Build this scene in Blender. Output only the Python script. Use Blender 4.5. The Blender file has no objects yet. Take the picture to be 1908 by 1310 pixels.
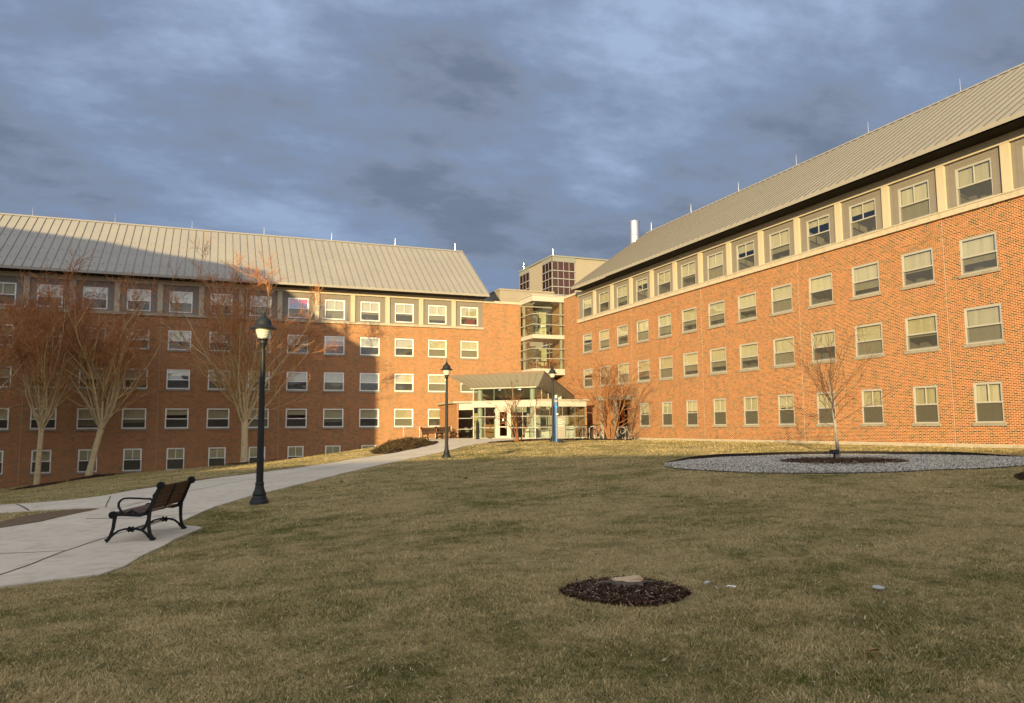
import bpy, bmesh, math, random
import numpy as np
from mathutils import Vector, Matrix
from mathutils.geometry import delaunay_2d_cdt

S = bpy.context.scene
COL = S.collection
R_ = math.radians
rnd = random.Random(7)
nrng = np.random.default_rng(11)

# ------------------------------------------------------------------ mesh builder
class MB:
    def __init__(s): s.v=[]; s.f=[]; s.m=[]
    def add(s, vs, fs, m=0):
        o=len(s.v); s.v.extend(tuple(map(float,p)) for p in vs)
        for f in fs: s.f.append(tuple(i+o for i in f)); s.m.append(m)
    def box(s, x0,x1,y0,y1,z0,z1, m=0):
        v=[(x0,y0,z0),(x1,y0,z0),(x1,y1,z0),(x0,y1,z0),(x0,y0,z1),(x1,y0,z1),(x1,y1,z1),(x0,y1,z1)]
        s.add(v,[(0,3,2,1),(4,5,6,7),(0,1,5,4),(1,2,6,5),(2,3,7,6),(3,0,4,7)],m)
    def obox(s, c, ax, ay, az, m=0):          # centre and three half vectors
        c,ax,ay,az=map(Vector,(c,ax,ay,az)); v=[]
        for k in (-1,1):
            for i,j in ((-1,-1),(1,-1),(1,1),(-1,1)): v.append(c+ax*i+ay*j+az*k)
        s.add(v,[(0,3,2,1),(4,5,6,7),(0,1,5,4),(1,2,6,5),(2,3,7,6),(3,0,4,7)],m)
    def quad(s,a,b,c,d,m=0): s.add([a,b,c,d],[(0,1,2,3)],m)
    def tube(s, pts, rads, n=8, m=0, cap=True, sq=None):
        pts=[Vector(p) for p in pts]; k=len(pts)
        if not hasattr(rads,'__len__'): rads=[rads]*k
        t0=(pts[1]-pts[0]).normalized()
        ref=Vector((0,0,1)) if abs(t0.z)<.9 else Vector((1,0,0))
        a=t0.cross(ref).normalized(); vs=[]
        for i,p in enumerate(pts):
            t=(pts[min(i+1,k-1)]-pts[max(i-1,0)]).normalized()
            a=(a-t*a.dot(t)).normalized(); b=t.cross(a)
            for j in range(n):
                th=2*math.pi*j/n
                vs.append(p+(a*math.cos(th)+b*math.sin(th))*rads[i])
        fs=[]
        for i in range(k-1):
            for j in range(n):
                j2=(j+1)%n; fs.append((i*n+j,i*n+j2,(i+1)*n+j2,(i+1)*n+j))
        if cap: fs.append(tuple(reversed(range(n)))); fs.append(tuple((k-1)*n+j for j in range(n)))
        s.add(vs,fs,m)
    def lathe(s, prof, c=(0,0,0), n=24, m=0, flute=None):
        vs=[]; 
        for (r,z) in prof:
            for j in range(n):
                th=2*math.pi*j/n
                rr=r
                if flute and flute[0]<=z<=flute[1]: rr=r*(1-.07*(j%2))
                vs.append((c[0]+rr*math.cos(th),c[1]+rr*math.sin(th),c[2]+z))
        fs=[]
        for i in range(len(prof)-1):
            for j in range(n):
                j2=(j+1)%n; fs.append((i*n+j,i*n+j2,(i+1)*n+j2,(i+1)*n+j))
        fs.append(tuple(reversed(range(n)))); fs.append(tuple((len(prof)-1)*n+j for j in range(n)))
        s.add(vs,fs,m)
    def prism(s, poly, z0, z1, m=0):          # poly in xy, ccw
        n=len(poly); v=[(x,y,z0) for x,y in poly]+[(x,y,z1) for x,y in poly]
        s.add(v,[tuple(reversed(range(n))),tuple(range(n,2*n))]+[(i,(i+1)%n,n+(i+1)%n,n+i) for i in range(n)],m)
    def mesh(s, name, mats, smooth=False):
        me=bpy.data.meshes.new(name); me.from_pydata(s.v,[],s.f)
        mats=mats if isinstance(mats,(list,tuple)) else [mats]
        for mm in mats: me.materials.append(mm)
        if len(mats)>1: me.polygons.foreach_set('material_index',s.m)
        if smooth:
            me.polygons.foreach_set('use_smooth',[True]*len(me.polygons)); me.set_sharp_from_angle(angle=R_(40))
        me.update(); return me
    def build(s,name,mats,parent=None,smooth=False): return link(name,s.mesh(name,mats,smooth),parent)

def link(name, me, parent=None):
    o=bpy.data.objects.new(name,me); COL.objects.link(o)
    if parent: o.parent=parent
    return o
def tag(o,label=None,cat=None,group=None,kind=None):
    if label: o['label']=label
    if cat: o['category']=cat
    if group: o['group']=group
    if kind: o['kind']=kind
    return o
def thing(name,label,cat,loc=(0,0,0),rz=0,group=None):
    o=link(name,None); o.location=loc; o.rotation_euler=(0,0,rz); o.empty_display_size=.2
    return tag(o,label,cat,group)
def copy_tree(o,parent=None):
    c=o.copy(); COL.objects.link(c); c.parent=parent
    for ch in list(o.children): copy_tree(ch,c)
    return c
def np_mesh(name, V, F, mats, smooth=False, matidx=None):
    V=np.asarray(V,np.float32); F=np.asarray(F,np.int32); k=F.shape[1]
    me=bpy.data.meshes.new(name); me.vertices.add(len(V)); me.vertices.foreach_set('co',V.ravel())
    me.loops.add(F.size); me.loops.foreach_set('vertex_index',F.ravel())
    me.polygons.add(len(F)); me.polygons.foreach_set('loop_start',np.arange(0,F.size,k,dtype=np.int32))
    try: me.polygons.foreach_set('loop_total',np.full(len(F),k,np.int32))
    except Exception: pass
    for m in (mats if isinstance(mats,(list,tuple)) else [mats]): me.materials.append(m)
    if matidx is not None: me.polygons.foreach_set('material_index',np.asarray(matidx,np.int32))
    if smooth: me.polygons.foreach_set('use_smooth',np.ones(len(F),bool))
    me.update(calc_edges=True); return me

# ------------------------------------------------------------------ materials
class NT:
    def __init__(s,name):
        s.mat=bpy.data.materials.new(name); s.mat.use_nodes=True; s.t=s.mat.node_tree; s.t.nodes.clear()
        s.out=s.n('ShaderNodeOutputMaterial')
    def n(s,typ,**kw):
        nd=s.t.nodes.new(typ)
        for k,v in kw.items():
            if k.startswith('i_'):
                key=k[2:].replace('_',' '); nd.inputs[key].default_value=v
            else: setattr(nd,k,v)
        return nd
    def l(s,a,b): s.t.links.new(a,b)
    def math(s,op,a,b=None,c=None):
        nd=s.n('ShaderNodeMath',operation=op)
        for i,x in enumerate((a,b,c)):
            if x is None: continue
            if isinstance(x,(int,float)): nd.inputs[i].default_value=x
            else: s.l(x,nd.inputs[i])
        return nd.outputs[0]
    def mix(s,f,a,b,blend='MIX'):
        nd=s.n('ShaderNodeMix',data_type='RGBA',blend_type=blend)
        for sock,x in ((nd.inputs[0],f),(nd.inputs[6],a),(nd.inputs[7],b)):
            if isinstance(x,(int,float)): sock.default_value=x
            elif isinstance(x,tuple): sock.default_value=(*x,1) if len(x)==3 else x
            else: s.l(x,sock)
        return nd.outputs[2]
    def pos(s):
        return s.n('ShaderNodeNewGeometry').outputs['Position']
    def noise(s,vec,scale,detail=4,rough=.55,out='Fac'):
        nd=s.n('ShaderNodeTexNoise',i_Scale=scale,i_Detail=detail,i_Roughness=rough)
        if vec is not None: s.l(vec,nd.inputs['Vector'])
        return nd.outputs[out]
    def ramp(s,f,stops):
        nd=s.n('ShaderNodeValToRGB'); s.l(f,nd.inputs[0]); e=nd.color_ramp.elements
        while len(e)<len(stops): e.new(.5)
        for i,(p,c) in enumerate(stops):
            e[i].position=p; e[i].color=(*c,1) if len(c)==3 else c
        return nd.outputs[0]
    def bsdf(s,col,rough=.7,spec=.3,metal=0,bump=None,bstr=.3,bdist=.02,**kw):
        b=s.n('ShaderNodeBsdfPrincipled')
        if isinstance(col,tuple): b.inputs['Base Color'].default_value=(*col,1)
        else: s.l(col,b.inputs['Base Color'])
        if isinstance(rough,(int,float)): b.inputs['Roughness'].default_value=rough
        else: s.l(rough,b.inputs['Roughness'])
        b.inputs['Specular IOR Level'].default_value=spec; b.inputs['Metallic'].default_value=metal
        if bump is not None:
            bn=s.n('ShaderNodeBump'); bn.inputs['Strength'].default_value=bstr; bn.inputs['Distance'].default_value=bdist
            s.l(bump,bn.inputs['Height']); s.l(bn.outputs[0],b.inputs['Normal'])
        return b.outputs[0]
    def done(s,sh): s.l(sh,s.out.inputs['Surface']); return s.mat

def plain(name,col,rough=.6,spec=.3,metal=0,var=.12,scale=3.0,bump=0):
    t=NT(name); p=t.pos(); n=t.noise(p,scale,5)
    c=t.mix(n,tuple(x*(1-var) for x in col),tuple(min(1,x*(1+var)) for x in col))
    return t.done(t.bsdf(c,rough,spec,metal,bump=t.noise(p,scale*14,3) if bump else None,bstr=bump,bdist=.01))

def brick_mat(name,k=1.0):
    t=NT(name); p=t.pos(); sp=t.n('ShaderNodeSeparateXYZ'); t.l(p,sp.inputs[0])
    u=t.math('ADD',sp.outputs[0],sp.outputs[1])
    cv=t.n('ShaderNodeCombineXYZ'); t.l(u,cv.inputs[0]); t.l(sp.outputs[2],cv.inputs[1])
    b=t.n('ShaderNodeTexBrick',offset=.5,squash=1.0)
    t.l(cv.outputs[0],b.inputs['Vector'])
    b.inputs['Scale'].default_value=1; b.inputs['Brick Width'].default_value=.203; b.inputs['Row Height'].default_value=.0677
    b.inputs['Mortar Size'].default_value=.0108; b.inputs['Mortar Smooth'].default_value=.15; b.inputs['Bias'].default_value=0
    b.inputs['Color1'].default_value=(0,0,0,1); b.inputs['Color2'].default_value=(1,1,1,1); b.inputs['Mortar'].default_value=(.5,.5,.5,1)
    tone=t.ramp(b.outputs['Color'],[(0,(.035,.027,.02)),(.12,(.08,.038,.022)),(.2,(.165*k,.037,.012)),(.45,(.25*k,.053,.0145)),(.7,(.315*k,.073,.02)),(.88,(.36*k,.10,.031)),(1,(.155*k,.035,.013))])
    big=t.noise(p,.5,5); fine=t.noise(p,22,3)
    tone=t.mix(t.math('MULTIPLY',fine,.35),tone,t.mix(1,tone,(.62,.58,.55),'MULTIPLY'))
    mot=t.ramp(t.noise(p,7.5,8,.9),[(.44,(0,0,0)),(.56,(1,1,1))]); tone=t.mix(t.math('MULTIPLY',mot,.12),tone,t.mix(1,tone,(.55,.55,.6),'MULTIPLY'))
    tone=t.mix(t.math('MULTIPLY',big,.35),tone,t.mix(1,tone,(.75,.72,.72),'MULTIPLY'))
    ms_=t.n('ShaderNodeMapping'); ms_.inputs['Scale'].default_value=(1,1,.09); t.l(p,ms_.inputs['Vector']); stk=t.ramp(t.noise(ms_.outputs[0],2.4,4,.6),[(.50,(0,0,0)),(.72,(1,1,1))])
    mort=t.mix(t.noise(p,9,3),(.43,.31,.165),(.54,.41,.235))
    c=t.mix(b.outputs['Fac'],tone,mort); c=t.mix(t.math('MULTIPLY',stk,.3),c,t.mix(1,c,(.66,.64,.62),'MULTIPLY'))
    h=t.math('ADD',t.math('MULTIPLY',b.outputs['Fac'],-1),t.math('MULTIPLY',fine,.4))
    return t.done(t.bsdf(c,.88,.2,bump=h,bstr=.5,bdist=.006))

def concrete_mat(name,c0,c1,stain=(.75,.7,.64),bump=.25):
    t=NT(name); p=t.pos(); a=t.noise(p,.55,6,.6); f=t.noise(p,30,4); m=t.noise(p,4,5)
    c=t.mix(a,c0,c1); c=t.mix(t.math('MULTIPLY',f,.25),c,t.mix(1,c,(.7,.7,.7),'MULTIPLY'))
    st=t.ramp(m,[(.48,(0,0,0)),(.7,(1,1,1))]); c=t.mix(t.math('MULTIPLY',st,.75),c,t.mix(1,c,stain,'MULTIPLY'))
    sp=t.n('ShaderNodeTexVoronoi',i_Scale=3.2); t.l(p,sp.inputs['Vector'])
    d=t.ramp(sp.outputs['Distance'],[(.02,(1,1,1)),(.05,(0,0,0))]); c=t.mix(t.math('MULTIPLY',d,.55),c,(.10,.085,.07))
    return t.done(t.bsdf(c,.85,.25,bump=f,bstr=bump,bdist=.004))

def glass_mat(name,tint=(.86,.88,.86),refl=1.0,wave=.02,gc=(.95,.95,.95)):
    t=NT(name); p=t.pos()
    g=t.n('ShaderNodeBsdfGlossy',i_Roughness=.012); g.inputs['Color'].default_value=(*gc,1)
    tr=t.n('ShaderNodeBsdfTransparent'); tr.inputs['Color'].default_value=(*tint,1)
    bn=t.n('ShaderNodeBump'); bn.inputs['Strength'].default_value=wave; bn.inputs['Distance'].default_value=.2; t.l(t.noise(p,.9,1),bn.inputs['Height'])
    t.l(bn.outputs[0],g.inputs['Normal'])
    gm=t.n('ShaderNodeNewGeometry'); dt=t.n('ShaderNodeVectorMath',operation='DOT_PRODUCT'); t.l(gm.outputs['Incoming'],dt.inputs[0]); t.l(gm.outputs['Normal'],dt.inputs[1])
    f=t.math('POWER',t.math('SUBTRACT',1,t.math('ABSOLUTE',dt.outputs['Value'])),5)
    f=t.math('MINIMUM',t.math('ADD',t.math('MULTIPLY',f,.9),.10*refl),.95)
    mx=t.n('ShaderNodeMixShader'); t.l(f,mx.inputs[0]); t.l(tr.outputs[0],mx.inputs[1]); t.l(g.outputs[0],mx.inputs[2])
    return t.done(mx.outputs[0])

def screen_mat(name,op,col):
    t=NT(name); d=t.n('ShaderNodeBsdfDiffuse'); d.inputs[0].default_value=(*col,1)
    tr=t.n('ShaderNodeBsdfTransparent'); mx=t.n('ShaderNodeMixShader'); mx.inputs[0].default_value=op
    t.l(tr.outputs[0],mx.inputs[1]); t.l(d.outputs[0],mx.inputs[2]); return t.done(mx.outputs[0])

def lawn_color(t,p):
    a=t.noise(p,.33,6,.7); b=t.noise(p,1.9,7,.82); c=t.noise(p,9,4,.7)
    green=t.mix(c,(.088,.102,.024),(.225,.222,.066)); tan=t.mix(c,(.36,.285,.135),(.76,.61,.33))
    f=t.math('ADD',t.math('MULTIPLY',a,.75),t.math('MULTIPLY',b,.90))
    f=t.ramp(f,[(.66,(0,0,0)),(.90,(1,1,1))])
    return t.mix(f,green,tan),c

def make_lawn():
    t=NT('lawn_soil'); p=t.pos(); c,h=lawn_color(t,p)
    fine=t.noise(p,55,3,.8)
    c=t.mix(t.math('MULTIPLY',fine,.75),t.mix(1,c,(.34,.33,.3),'MULTIPLY'),t.mix(1,c,(1.25,1.2,1.1),'MULTIPLY'))
    return t.done(t.bsdf(c,.95,.08,bump=fine,bstr=.9,bdist=.05))
def make_blade():
    t=NT('grass_blade'); g=t.n('ShaderNodeNewGeometry'); c,h=lawn_color(t,g.outputs['Position'])
    r=g.outputs['Random Per Island']
    c=t.mix(t.math('MULTIPLY',t.ramp(r,[(.30,(0,0,0)),(.8,(1,1,1))]),.55),c,(.52,.405,.19)); c=t.mix(t.ramp(r,[(.16,(1,1,1)),(.34,(0,0,0))]),c,t.mix(1,c,(.28,.31,.22),'MULTIPLY'))
    c=t.mix(t.ramp(r,[(.02,(1,1,1)),(.12,(0,0,0))]),c,(.085,.105,.03))
    c=t.mix(t.ramp(r,[(.955,(0,0,0)),(.99,(1,1,1))]),c,(.78,.66,.42))
    b=t.bsdf(c,.75,.15); tl=t.n('ShaderNodeBsdfTranslucent'); t.l(c,tl.inputs[0])
    mx=t.n('ShaderNodeMixShader'); mx.inputs[0].default_value=.25; t.l(b,mx.inputs[1]); t.l(tl.outputs[0],mx.inputs[2])
    return t.done(mx.outputs[0])
def bark_mat(name,c0,c1,scale=6):
    t=NT(name); p=t.pos(); n=t.noise(p,scale,6,.7); m=t.n('ShaderNodeMapping'); m.inputs['Scale'].default_value=(1,1,.25); t.l(p,m.inputs['Vector'])
    k=t.noise(m.outputs[0],scale*5,4,.7)
    c=t.mix(t.math('MULTIPLY',t.math('ADD',n,k),.5),c0,c1)
    pt=t.ramp(t.noise(p,4.5,5,.7),[(.50,(0,0,0)),(.60,(1,1,1))]); c=t.mix(t.math('MULTIPLY',pt,.65),c,t.mix(1,c,(.6,.62,.58),'MULTIPLY'))
    return t.done(t.bsdf(c,.85,.15,bump=k,bstr=.5,bdist=.02))
def island_mat(name,stops,rough=.85,spec=.15):
    t=NT(name); g=t.n('ShaderNodeNewGeometry'); c=t.ramp(g.outputs['Random Per Island'],stops)
    return t.done(t.bsdf(c,rough,spec))
def emit_mat(name,col,st):
    t=NT(name); e=t.n('ShaderNodeEmission'); e.inputs[0].default_value=(*col,1); e.inputs[1].default_value=st; return t.done(e.outputs[0])
def roof_mat():
    t=NT('standing_seam_metal'); p=t.pos(); n=t.noise(p,.35,4); f=t.noise(p,6,4)
    ms_=t.n('ShaderNodeMapping'); ms_.inputs['Scale'].default_value=(1.6,1.6,.15); t.l(p,ms_.inputs['Vector']); c=t.mix(t.math('MULTIPLY',t.math('ADD',n,t.noise(ms_.outputs[0],1.8,4,.7)),.5),(.205,.195,.172),(.335,.313,.268)); c=t.mix(t.math('MULTIPLY',f,.2),c,t.mix(1,c,(.75,.75,.75),'MULTIPLY'))
    return t.done(t.bsdf(c,.5,.4,metal=.0))
def slat_wood():
    t=NT('stained_slats'); p=t.pos(); m=t.n('ShaderNodeMapping'); m.inputs['Scale'].default_value=(1,1,9); t.l(p,m.inputs['Vector'])
    n=t.noise(m.outputs[0],7,5,.7); c=t.mix(n,(.045,.021,.009),(.115,.057,.026)); return t.done(t.bsdf(c,.55,.3,bump=n,bstr=.2,bdist=.005))
def cut_wood():
    t=NT('cut_wood'); tc=t.n('ShaderNodeTexCoord'); w=t.n('ShaderNodeTexWave',wave_type='RINGS',rings_direction='Z',i_Scale=9.0,i_Distortion=4.0,i_Detail=3.0)
    t.l(tc.outputs['Object'],w.inputs['Vector']); c=t.mix(w.outputs[0],(.56,.45,.29),(.38,.27,.16))
    c=t.mix(t.ramp(t.noise(tc.outputs['Object'],5,4),[(.5,(0,0,0)),(.7,(1,1,1))]),c,(.28,.12,.055)); return t.done(t.bsdf(c,.85,.15))
def blind_mat():
    t=NT('roller_blind'); p=t.pos(); oi=t.n('ShaderNodeObjectInfo')
    c=t.mix(oi.outputs['Random'],(.50,.455,.295),(.64,.59,.41)); m=t.n('ShaderNodeMapping'); m.inputs['Scale'].default_value=(1,1,.12); t.l(p,m.inputs['Vector'])
    c=t.mix(t.math('MULTIPLY',t.noise(m.outputs[0],2.2,3),.35),c,t.mix(1,c,(.72,.72,.7),'MULTIPLY'))
    b=t.bsdf(c,.9,.1); tl=t.n('ShaderNodeBsdfTranslucent'); t.l(c,tl.inputs[0]); mx=t.n('ShaderNodeMixShader'); mx.inputs[0].default_value=.12
    t.l(b,mx.inputs[1]); t.l(tl.outputs[0],mx.inputs[2]); return t.done(mx.outputs[0])
def panel_mat(name,c0,h=.45,axis=2):
    t=NT(name); p=t.pos(); sp=t.n('ShaderNodeSeparateXYZ'); t.l(p,sp.inputs[0])
    fr=t.math('FRACT',t.math('DIVIDE',sp.outputs[axis],h)); ln=t.ramp(fr,[(0,(1,1,1)),(.05,(0,0,0))])
    c=t.mix(t.noise(p,1.5,4),tuple(x*.9 for x in c0),tuple(x*1.08 for x in c0)); c=t.mix(t.math('MULTIPLY',ln,.5),c,t.mix(1,c,(.45,.45,.45),'MULTIPLY'))
    return t.done(t.bsdf(c,.6,.25))

M=dict(
 brick=brick_mat('running_bond_brick'), 
 sand=concrete_mat('cast_stone',(.40,.35,.27),(.47,.42,.33),bump=.1), ledge=concrete_mat('sill_stone',(.22,.205,.175),(.29,.27,.225),bump=.1),
 base=concrete_mat('foundation_concrete',(.32,.29,.24),(.42,.38,.31)),
 pave=concrete_mat('pavement_concrete',(.43,.38,.30),(.62,.56,.46)),
 panel=plain('grey_panel',(.185,.168,.148),.6,.25), pil=plain('cream_pilaster',(.42,.375,.285),.6,.25,var=.06), soffit=plain('shaded_soffit',(.022,.019,.015),.8,.1), seam=plain('seam_shadow',(.10,.094,.084),.6),  # grey soffit coloured near black, the eave shade is put into it
 roof=roof_mat(), fascia=plain('roof_edge_metal',(.30,.28,.24),.45,.4), frame=plain('window_frame',(.78,.79,.78),.4,.4,var=.05), frame_g=plain('grey_frame',(.34,.335,.31),.45,.4,var=.05),
 glass=glass_mat('window_glass',refl=1.6,wave=.035,gc=(.93,.97,1)), glassb=glass_mat('clear_lobby_glass',(.80,.88,.84),1.7,.02,(.85,.95,.95)), glasst=glass_mat('bronze_glass',(.16,.085,.05),3.2,.12,(.50,.25,.16)),
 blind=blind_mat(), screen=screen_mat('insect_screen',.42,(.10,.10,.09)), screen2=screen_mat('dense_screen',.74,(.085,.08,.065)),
 room=plain('room_wall',(.22,.20,.17),.9), black=plain('black_cast_iron',(.008,.009,.012),.5,.25,var=.3), post=plain('lamp_post_paint',(.012,.0145,.016),.5,.28,var=.3),
 slat=slat_wood(), joint=plain('joint_dark',(.05,.045,.04),.95), lawn=make_lawn(), blade=make_blade(),
 bark=bark_mat('pale_bark',(.38,.295,.165),(.66,.55,.35)), limb=bark_mat('limb_bark',(.36,.245,.115),(.60,.43,.21)), twig=plain('red_brown_twigs',(.41,.185,.08),.8,.15,var=.3),
 gbark=bark_mat('grey_bark',(.16,.145,.125),(.34,.31,.26)), btwig=plain('dark_twigs',(.12,.07,.045),.8,.15,var=.3), birch=bark_mat('river_birch_bark',(.15,.06,.026),(.33,.165,.08),9), birchtwig=plain('birch_twigs',(.13,.048,.02),.8,.15,var=.3),
 mulch=plain('mulch_ground',(.040,.021,.013),.95,.1,var=.5,scale=14,bump=.8), chip=island_mat('mulch_chips',[(0,(.016,.009,.006)),(.55,(.055,.026,.015)),(.85,(.11,.06,.036)),(.94,(.26,.19,.13)),(1,(.34,.27,.2))]),
 gravelb=plain('gravel_ground',(.15,.14,.12),.95,.1,var=.4,scale=25,bump=.8), stone=island_mat('gravel_stones',[(0,(.12,.11,.09)),(.4,(.33,.305,.255)),(.85,(.53,.495,.42)),(1,(.70,.66,.57))]),
 dirt=plain('bare_dirt',(.135,.095,.06),.95,.1,var=.4,scale=5,bump=.6), edging=plain('edging_strip',(.018,.013,.012),.7),
 white=plain('white_panel',(.40,.385,.35),.5,.3,var=.05), cream=plain('column_paint',(.36,.375,.34),.5,.3,var=.06), alu=plain('aluminium',(.33,.33,.31),.35,.5,metal=.3,var=.06),
 tan=plain('tan_door',(.42,.30,.13),.6), canopy=plain('canopy_metal',(.36,.345,.31),.45,.4,var=.08), canopyd=plain('canopy_fascia',(.15,.105,.075),.5,.35), lobbyw=plain('lobby_wall_paint',(.36,.37,.34),.8), ceil=plain('lobby_ceiling',(.62,.62,.58),.8), floor=plain('lobby_floor',(.20,.18,.15),.5),
 metalpanel=panel_mat('ribbed_tan_panel',(.27,.24,.19),.62), greypanel=plain('grey_green_panel',(.19,.20,.18),.5), steel=plain('stainless_flue',(.62,.62,.62),.24,.5,metal=.9,var=.1), sign=plain('grey_sign_face',(.24,.225,.19),.5), blue=plain('phone_blue',(.015,.085,.26),.35,.5), bluel=emit_mat('blue_lamp',(.05,.35,1),1.5),
 lens=None, lit=emit_mat('downlight',(1,.93,.8),4), text=plain('sign_letters',(.75,.74,.7),.5), tyre=plain('rubber',(.015,.015,.015),.7), red=plain('red_cloth',(.45,.03,.04),.8), orangewood=plain('red_brown_wood',(.26,.085,.03),.5), chairw=plain('cream_chair',(.60,.58,.45),.6), 
 stump=cut_wood(), stumpbark=bark_mat('stump_bark',(.07,.055,.042),(.19,.16,.125),9), leaf=plain('dead_leaf',(.24,.13,.06),.8), plastic=plain('clear_plastic_lid',(.36,.38,.39),.3,.5), paper=plain('paper_scrap',(.75,.78,.8),.7), shrubl=island_mat('shrub_leaves',[(0,(.016,.012,.007)),(.5,(.045,.032,.016)),(.85,(.085,.058,.026)),(1,(.14,.095,.05))]),
)
def lens_mat():
    t=NT('ribbed_lens'); p=t.pos(); w=t.n('ShaderNodeTexWave',bands_direction='Z',i_Scale=9.0); t.l(p,w.inputs['Vector'])
    b=t.n('ShaderNodeBsdfPrincipled'); b.inputs['Base Color'].default_value=(.85,.85,.75,1); b.inputs['Roughness'].default_value=.25; b.inputs['Transmission Weight'].default_value=.35
    bn=t.n('ShaderNodeBump'); bn.inputs['Strength'].default_value=.6; bn.inputs['Distance'].default_value=.02; t.l(w.outputs[0],bn.inputs['Height']); t.l(bn.outputs[0],b.inputs['Normal']); return t.done(b.outputs[0])
M['lens']=lens_mat()

# ------------------------------------------------------------------ camera (at the origin, 1.65 m over the lawn)
cam=bpy.data.cameras.new('camera'); cam.sensor_width=36; cam.lens=36*1420.42/1908; cam.clip_end=3000; cam.clip_start=.05
co=link('camera',cam)
RI=Vector((0.92938,-0.36905,-0.00742)); UP=Vector((-0.02979,-0.09503,0.99503)); FW=Vector((0.36792,0.92454,0.09931))
mw=Matrix.Identity(4)
for i in range(3): mw[i][0]=RI[i]; mw[i][1]=UP[i]; mw[i][2]=-FW[i]
co.matrix_world=mw; S.camera=co

# ------------------------------------------------------------------ light
SAZ,SEL=R_(38),R_(9.6)                       # the sunlight travels towards this azimuth (from +Y to +X), dropping 9.6 degrees
SD=Vector((math.sin(SAZ)*math.cos(SEL),math.cos(SAZ)*math.cos(SEL),-math.sin(SEL)))
sun=bpy.data.lights.new('sun','SUN'); sun.energy=5.0; sun.angle=R_(.5); sun.color=(1,.75,.36)
so=link('sun',sun); so.rotation_euler=SD.to_track_quat('-Z','Y').to_euler()
w=bpy.data.worlds.new('World'); S.world=w; w.use_nodes=True; wt=w.node_tree; wt.nodes.clear()
class WT(NT):
    def __init__(s): s.t=wt
W=WT()
sky=W.n('ShaderNodeTexSky',sky_type='NISHITA'); sky.sun_disc=False; sky.sun_elevation=SEL; sky.sun_rotation=SAZ+math.pi
tc=W.n('ShaderNodeTexCoord'); D=tc.outputs['Generated']
sp=W.n('ShaderNodeSeparateXYZ'); W.l(D,sp.inputs[0])
zz=W.math('ADD',W.math('MAXIMUM',sp.outputs[2],0),.27)
cvx=W.n('ShaderNodeCombineXYZ'); W.l(W.math('DIVIDE',sp.outputs[0],zz),cvx.inputs[0]); W.l(W.math('DIVIDE',sp.outputs[1],zz),cvx.inputs[1]); cvx.inputs[2].default_value=3.7
mp=W.n('ShaderNodeMapping'); mp.inputs['Rotation'].default_value=(0,0,R_(12)); mp.inputs['Scale'].default_value=(.8,1.15,1); mp.inputs['Location'].default_value=(5.1,1.9,0); W.l(cvx.outputs[0],mp.inputs['Vector'])
n1=W.noise(mp.outputs[0],1.7,10,.58); n2=W.noise(mp.outputs[0],5.0,10,.6)
dens=W.math('ADD',W.math('MULTIPLY',n1,.66),W.math('MULTIPLY',n2,.34))
cl=W.ramp(dens,[(.36,(.31,.40,.57)),(.42,(.235,.305,.445)),(.47,(.185,.245,.37)),(.52,(.185,.225,.31)),(.57,(.14,.175,.25)),(.66,(.12,.15,.215))])
blue=W.ramp(sp.outputs[2],[(0,(.055,.10,.20)),(.16,(.085,.15,.28)),(.35,(.15,.21,.34))])
low=W.ramp(sp.outputs[2],[(.10,(1,1,1)),(.42,(0,0,0))])
cl=W.mix(W.math('MULTIPLY',low,.5),cl,W.mix(W.ramp(dens,[(.40,(0,0,0)),(.60,(1,1,1))]),blue,cl))
# the clouds on the sunset side are bright
dp=W.n('ShaderNodeVectorMath',operation='DOT_PRODUCT'); W.l(D,dp.inputs[0]); dp.inputs[1].default_value=(-math.sin(SAZ),-math.cos(SAZ),.55)
g=W.n('ShaderNodeMapRange',interpolation_type='SMOOTHSTEP'); g.inputs[1].default_value=-.05; g.inputs[2].default_value=.95; W.l(dp.outputs['Value'],g.inputs[0])
bright=W.mix(W.ramp(dens,[(.4,(0,0,0)),(.62,(1,1,1))]),(1.40,1.39,1.41),(.82,.83,.85))
cl=W.mix(g.outputs[0],cl,bright)
skyc=W.n('ShaderNodeVectorMath',operation='SCALE'); W.l(sky.outputs[0],skyc.inputs[0]); skyc.inputs[3].default_value=1.0
bg1=W.n('ShaderNodeBackground'); W.l(skyc.outputs[0],bg1.inputs[0]); bg1.inputs[1].default_value=.05
bg2=W.n('ShaderNodeBackground'); W.l(cl,bg2.inputs[0]); bg2.inputs[1].default_value=.62
ms=W.n('ShaderNodeMixShader'); ms.inputs[0].default_value=.93; W.l(bg1.outputs[0],ms.inputs[1]); W.l(bg2.outputs[0],ms.inputs[2])
wo=W.n('ShaderNodeOutputWorld'); W.l(ms.outputs[0],wo.inputs[0])
S.view_settings.view_transform='Standard'; S.view_settings.look='None'; S.view_settings.gamma=1; S.view_settings.use_curve_mapping=False; S.view_settings.exposure=1.0
S.cycles.max_bounces=6; S.cycles.transparent_max_bounces=12; S.cycles.caustics_reflective=False; S.cycles.caustics_refractive=False
S.cycles.use_denoising=True

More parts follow.
